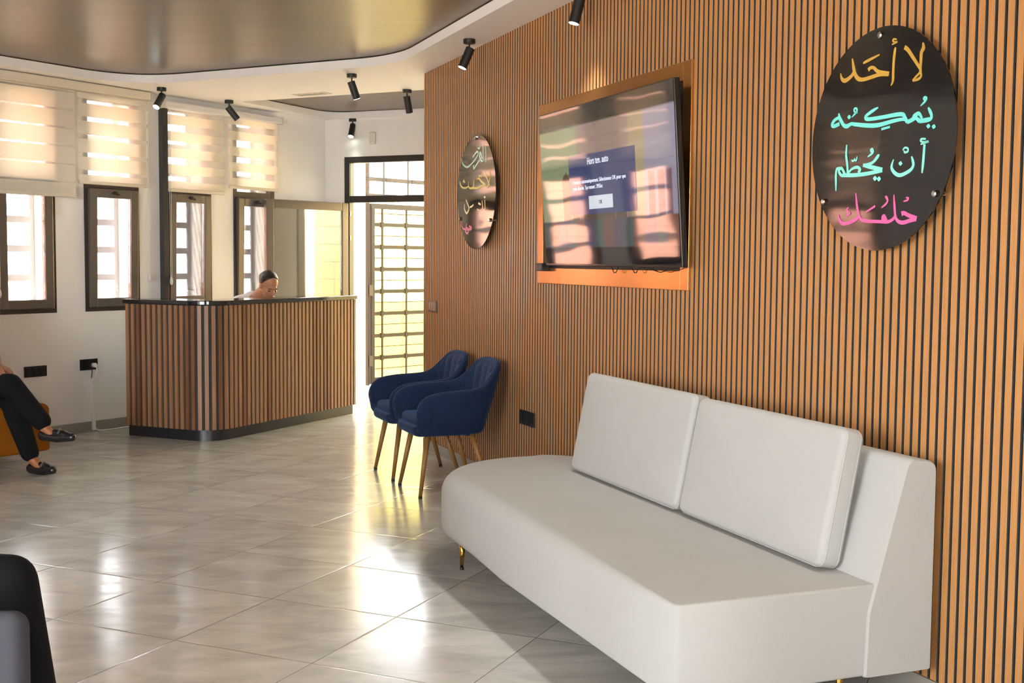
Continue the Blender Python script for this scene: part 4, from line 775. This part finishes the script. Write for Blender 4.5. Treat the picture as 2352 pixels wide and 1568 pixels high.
# --- orange sofa and the person with crossed legs
os_ = thing('sofa', 'mustard orange sofa at the left edge, under the person with crossed legs', 'sofa', LW(-1.9, .7), ROT_L)
P = smooth_closed([(-1.1, -.40), (.85, -.40), (.85, .62), (-1.1, .62)], [.05, .06, .06, .05], 5)
bm = B(); pillow(bm, P, .10, .425, .02, .05, .01, 5); obj('seat', bm, M_ORANGE, os_, smooth=True)
bm = B(); pillow(bm, roundrect(-1.1, .80, .40, .62, .05), .38, .78, .02, .06, 0, 5); obj('back', bm, M_ORANGE, os_, smooth=True)
for x in (-1.02, .76):
    for y in (-.32, .55): bm = B(); tube(bm, [(x, y, 0), (x, y, .11)], [.014, .024], 12); obj('leg', bm, M_OAKLEG, os_, smooth=True)
def shoe_pair(bm, bt, heel, toe, up, parent):
    """low black slip-on: sole and vamp as one mesh"""
    f = (toe-heel).normalized(); L = (toe-heel).length; u = Vector(up).normalized()
    limb(bt, [heel, heel+f*L*.35-u*.004, heel+f*L*.7, toe], [.034, .034, .037, .026])
def man():
    base = Vector((-3.70, 8.02, 0)); t = thing('person', 'person seated on the orange sofa with crossed legs in black trousers and slip-on shoes', 'person', base)
    def q(x, y, z): return Vector((x, y, z))-base
    hipL, hipR = q(-3.72, 7.93, .535), q(-3.66, 8.10, .535); kn1 = q(-3.285, 7.76, .585); an1 = q(-3.06, 7.72, .325); kn2 = q(-3.34, 7.90, .475); an2 = q(-3.165, 7.76, .12)
    M = head_matrix(q(-3.80, 8.06, 1.33), (.85, -.5, -.05)); nb = q(-3.83, 8.08, 1.14)
    h1, t1 = q(-3.055, 7.715, .262), q(-2.86, 7.69, .250); h2, t2 = q(-3.155, 7.76, .036), q(-2.995, 7.705, .030)
    bm = B(); head_parts(bm, M, nb); limb(bm, [nb, q(-3.83, 8.08, .95), q(-3.71, 8.02, .58)], [.065, .14, .13])
    limb(bm, [hipL, kn1, an1, h1.lerp(t1, .35), t1], [.08, .055, .034, .030, .018]); limb(bm, [hipR, kn2, an2, h2.lerp(t2, .35)+Vector((0, 0, .02)), t2], [.08, .055, .034, .028, .018])
    side = Vector((.42, .70, 0)).normalized()*.2; wr = q(-3.41, 7.80, .70)
    for s in (-1, 1):
        sh = q(-3.82, 8.08, 1.08)+side*s; el = q(-3.68, 7.98, .82)+side*s*1.05; w_ = q(-3.445, 7.80, .715) if s < 0 else q(-3.44, 7.92, .70)
        limb(bm, [q(-3.83, 8.08, 1.06), sh, el, w_], [.06, .055, .042, .03]); hand(bm, w_, (.9, -.25, -.25), (.2, 0, 1), .9, .075)
    body = skinobj('body', bm, mat('skin tan', 'A0653F', .5), t, .008, 4); face_bits(M, body); hair(M, t, False)
    bm = B(); limb(bm, [nb+Vector((0, 0, -.05)), q(-3.83, 8.08, .95), q(-3.71, 8.02, .60)], [.08, .165, .155])
    for s in (-1, 1): limb(bm, [q(-3.83, 8.08, 1.06), q(-3.82, 8.08, 1.08)+side*s, q(-3.70, 8.0, .86)+side*s*1.05], [.07, .075, .06])
    skinobj('shirt', bm, mat('dark shirt', '23252B', .8), t, .012, 6)
    bm = B(); limb(bm, [hipL, kn1, an1+Vector((-.008, 0, .03))], [.115, .078, .062]); limb(bm, [hipR, kn2, an2+Vector((0, 0, .02))], [.115, .082, .060]); cap(bm, hipL, hipR, .12, .12)
    skinobj('trousers', bm, M_TROUSER, t, .010, 5)
    for h, e, u in ((h1, t1, (0, 0, 1)), (h2, t2, (0, 0, 1))):
        f = (e-h).normalized(); bm = B(); limb(bm, [h, h.lerp(e, .5)+Vector((0, 0, -.006)), e+Vector((0, 0, .006))], [.035, .033, .028])
        limb(bm, [h.lerp(e, .42)+Vector((0, 0, .03)), h.lerp(e, .70)+Vector((0, 0, .022)), e+Vector((0, 0, .006))], [.022, .026, .022]); sh_ = skinobj('shoe', bm, M_SHOE, t, .006, 3)
        sd_ = f.cross(Vector((0, 0, 1))); bm = B(); tube(bm, [h.lerp(e, .60)+sd_*.034+Vector((0, 0, .028)), h.lerp(e, .58)+Vector((0, 0, .052)), h.lerp(e, .60)-sd_*.034+Vector((0, 0, .028))], .007, 8); obj('strap', bm, mat('shoe strap', '5A5048', .3), sh_, smooth=True)
man()
# --- grey armchair and the near person, only a knee in view
gc = thing('armchair', 'slate grey upholstered armchair in the bottom left corner', 'chair', (-1.72, 3.42, 0))
bm = B(); pillow(bm, roundrect(-.42, .20, -.34, .34, .06), .14, .40, .02, .05, .012, 5); obj('seat', bm, M_GREYCH, gc, smooth=True)
for y in (-.43, .345): bm = B(); pillow(bm, roundrect(-.50, .47 if y < 0 else -.02, y, y+.085, .04), .10, .505, .02, .042, 0, 6); obj('arm', bm, M_GREYCH, gc, smooth=True)
bm = B(); pillow(bm, roundrect(-.58, -.42, -.42, .42, .06), .12, .82, .02, .06, 0, 5); obj('backrest', bm, M_GREYCH, gc, smooth=True)
for x in (-.46, .2):
    for y in (-.36, .36): bm = B(); tube(bm, [(x, y, 0), (x, y, .14)], [.012, .02], 10); obj('leg', bm, M_OAKLEG, gc, smooth=True)
def near():
    base = Vector((-1.95, 3.46, 0)); t = thing('person', 'person in black trousers seated at the bottom left corner, only a bent knee showing', 'person', base)
    def q(x, y, z): return Vector((x, y, z))-base
    M = head_matrix(q(-1.98, 3.44, 1.28), (1, 0, -.1)); nb = q(-2.0, 3.44, 1.10); bm = B(); head_parts(bm, M, nb); limb(bm, [nb, q(-2.0, 3.44, .92), q(-1.95, 3.44, .54)], [.06, .13, .13])
    L = [((-1.95, 3.36, .49), (-1.455, 3.40, .478), (-1.385, 3.40, .09), (-1.22, 3.40, .045)), ((-1.95, 3.54, .485), (-1.70, 3.60, .46), (-1.60, 3.60, .09), (-1.44, 3.62, .045))]
    for a in L: limb(bm, [q(*p) for p in a], [.08, .055, .036, .025])
    for s in (-1, 1):
        w_ = q(-1.74, 3.44+.08*s, .60); limb(bm, [q(-2.0, 3.44, 1.02), q(-1.99, 3.44+.2*s, 1.0), q(-1.88, 3.44+.23*s, .74), w_], [.06, .055, .042, .03]); hand(bm, w_, (1, 0, -.1), (0, 0, 1), .7, .07)
    body = skinobj('body', bm, M_SKIN, t, .009, 4); face_bits(M, body); hair(M, t, False)
    bm = B(); cap(bm, q(-1.95, 3.36, .5), q(-1.95, 3.54, .5), .11, .11)
    for a in L: limb(bm, [q(*a[0]), q(*a[1]), q(a[2][0], a[2][1], .11)], [.10, .083, .068])
    skinobj('trousers', bm, M_TROUSER, t, .009, 5)
    bm = B(); limb(bm, [nb+Vector((0, 0, -.05)), q(-2.0, 3.44, .92), q(-1.95, 3.44, .58)], [.075, .155, .15])
    for s in (-1, 1): limb(bm, [q(-2.0, 3.44, 1.02), q(-1.99, 3.44+.2*s, 1.0), q(-1.88, 3.44+.23*s, .76), q(-1.78, 3.44+.1*s, .62)], [.07, .072, .055, .042])
    skinobj('jumper', bm, mat('dark jumper', '1C1D22', .85), t, .012, 6)
    for a in L: h, e = q(*a[2])+Vector((-.02, 0, -.045)), q(*a[3])+Vector((.05, 0, -.008)); bm = B(); limb(bm, [h, h.lerp(e, .5), e], [.04, .038, .032]); skinobj('shoe', bm, M_SHOE, t, .008, 3)
near()
# ================================================================ daylight portals in the window openings
def portal(P, rot, w, h):
    ld = bpy.data.lights.new('portal', 'AREA'); ld.shape = 'RECTANGLE'; ld.size = w; ld.size_y = h; ld.cycles.is_portal = True
    lo = bpy.data.objects.new('window_daylight', ld); COL.objects.link(lo); lo.matrix_world = Matrix.Translation(P) @ Matrix.Rotation(rot, 4, 'Z') @ Matrix.Rotation(pi/2, 4, 'X') @ Matrix.Rotation(0, 4, 'X')
    d = Vector((sin(rot), -cos(rot), 0)); lo.rotation_euler = d.to_track_quat('-Z', 'Y').to_euler()
for a, b in WIN+WIN_FAR: portal(LW((a+b)/2, -.33, (WZ0+WZ1)/2), ROT_L, b-a, WZ1-WZ0)
for a, b in cuts:
    if b < LF: portal(P0+DF*((a+b)/2)+Vector((-DF.y, DF.x, 0))*.26+Vector((0, 0, 1.55)), ROT_F, b-a, 2.1)
P = BKO+DB*1.07+Vector((-DB.y, DB.x, 0))*.24; portal(P+Vector((0, 0, 1.22)), ROT_B, 1.65, 2.44)
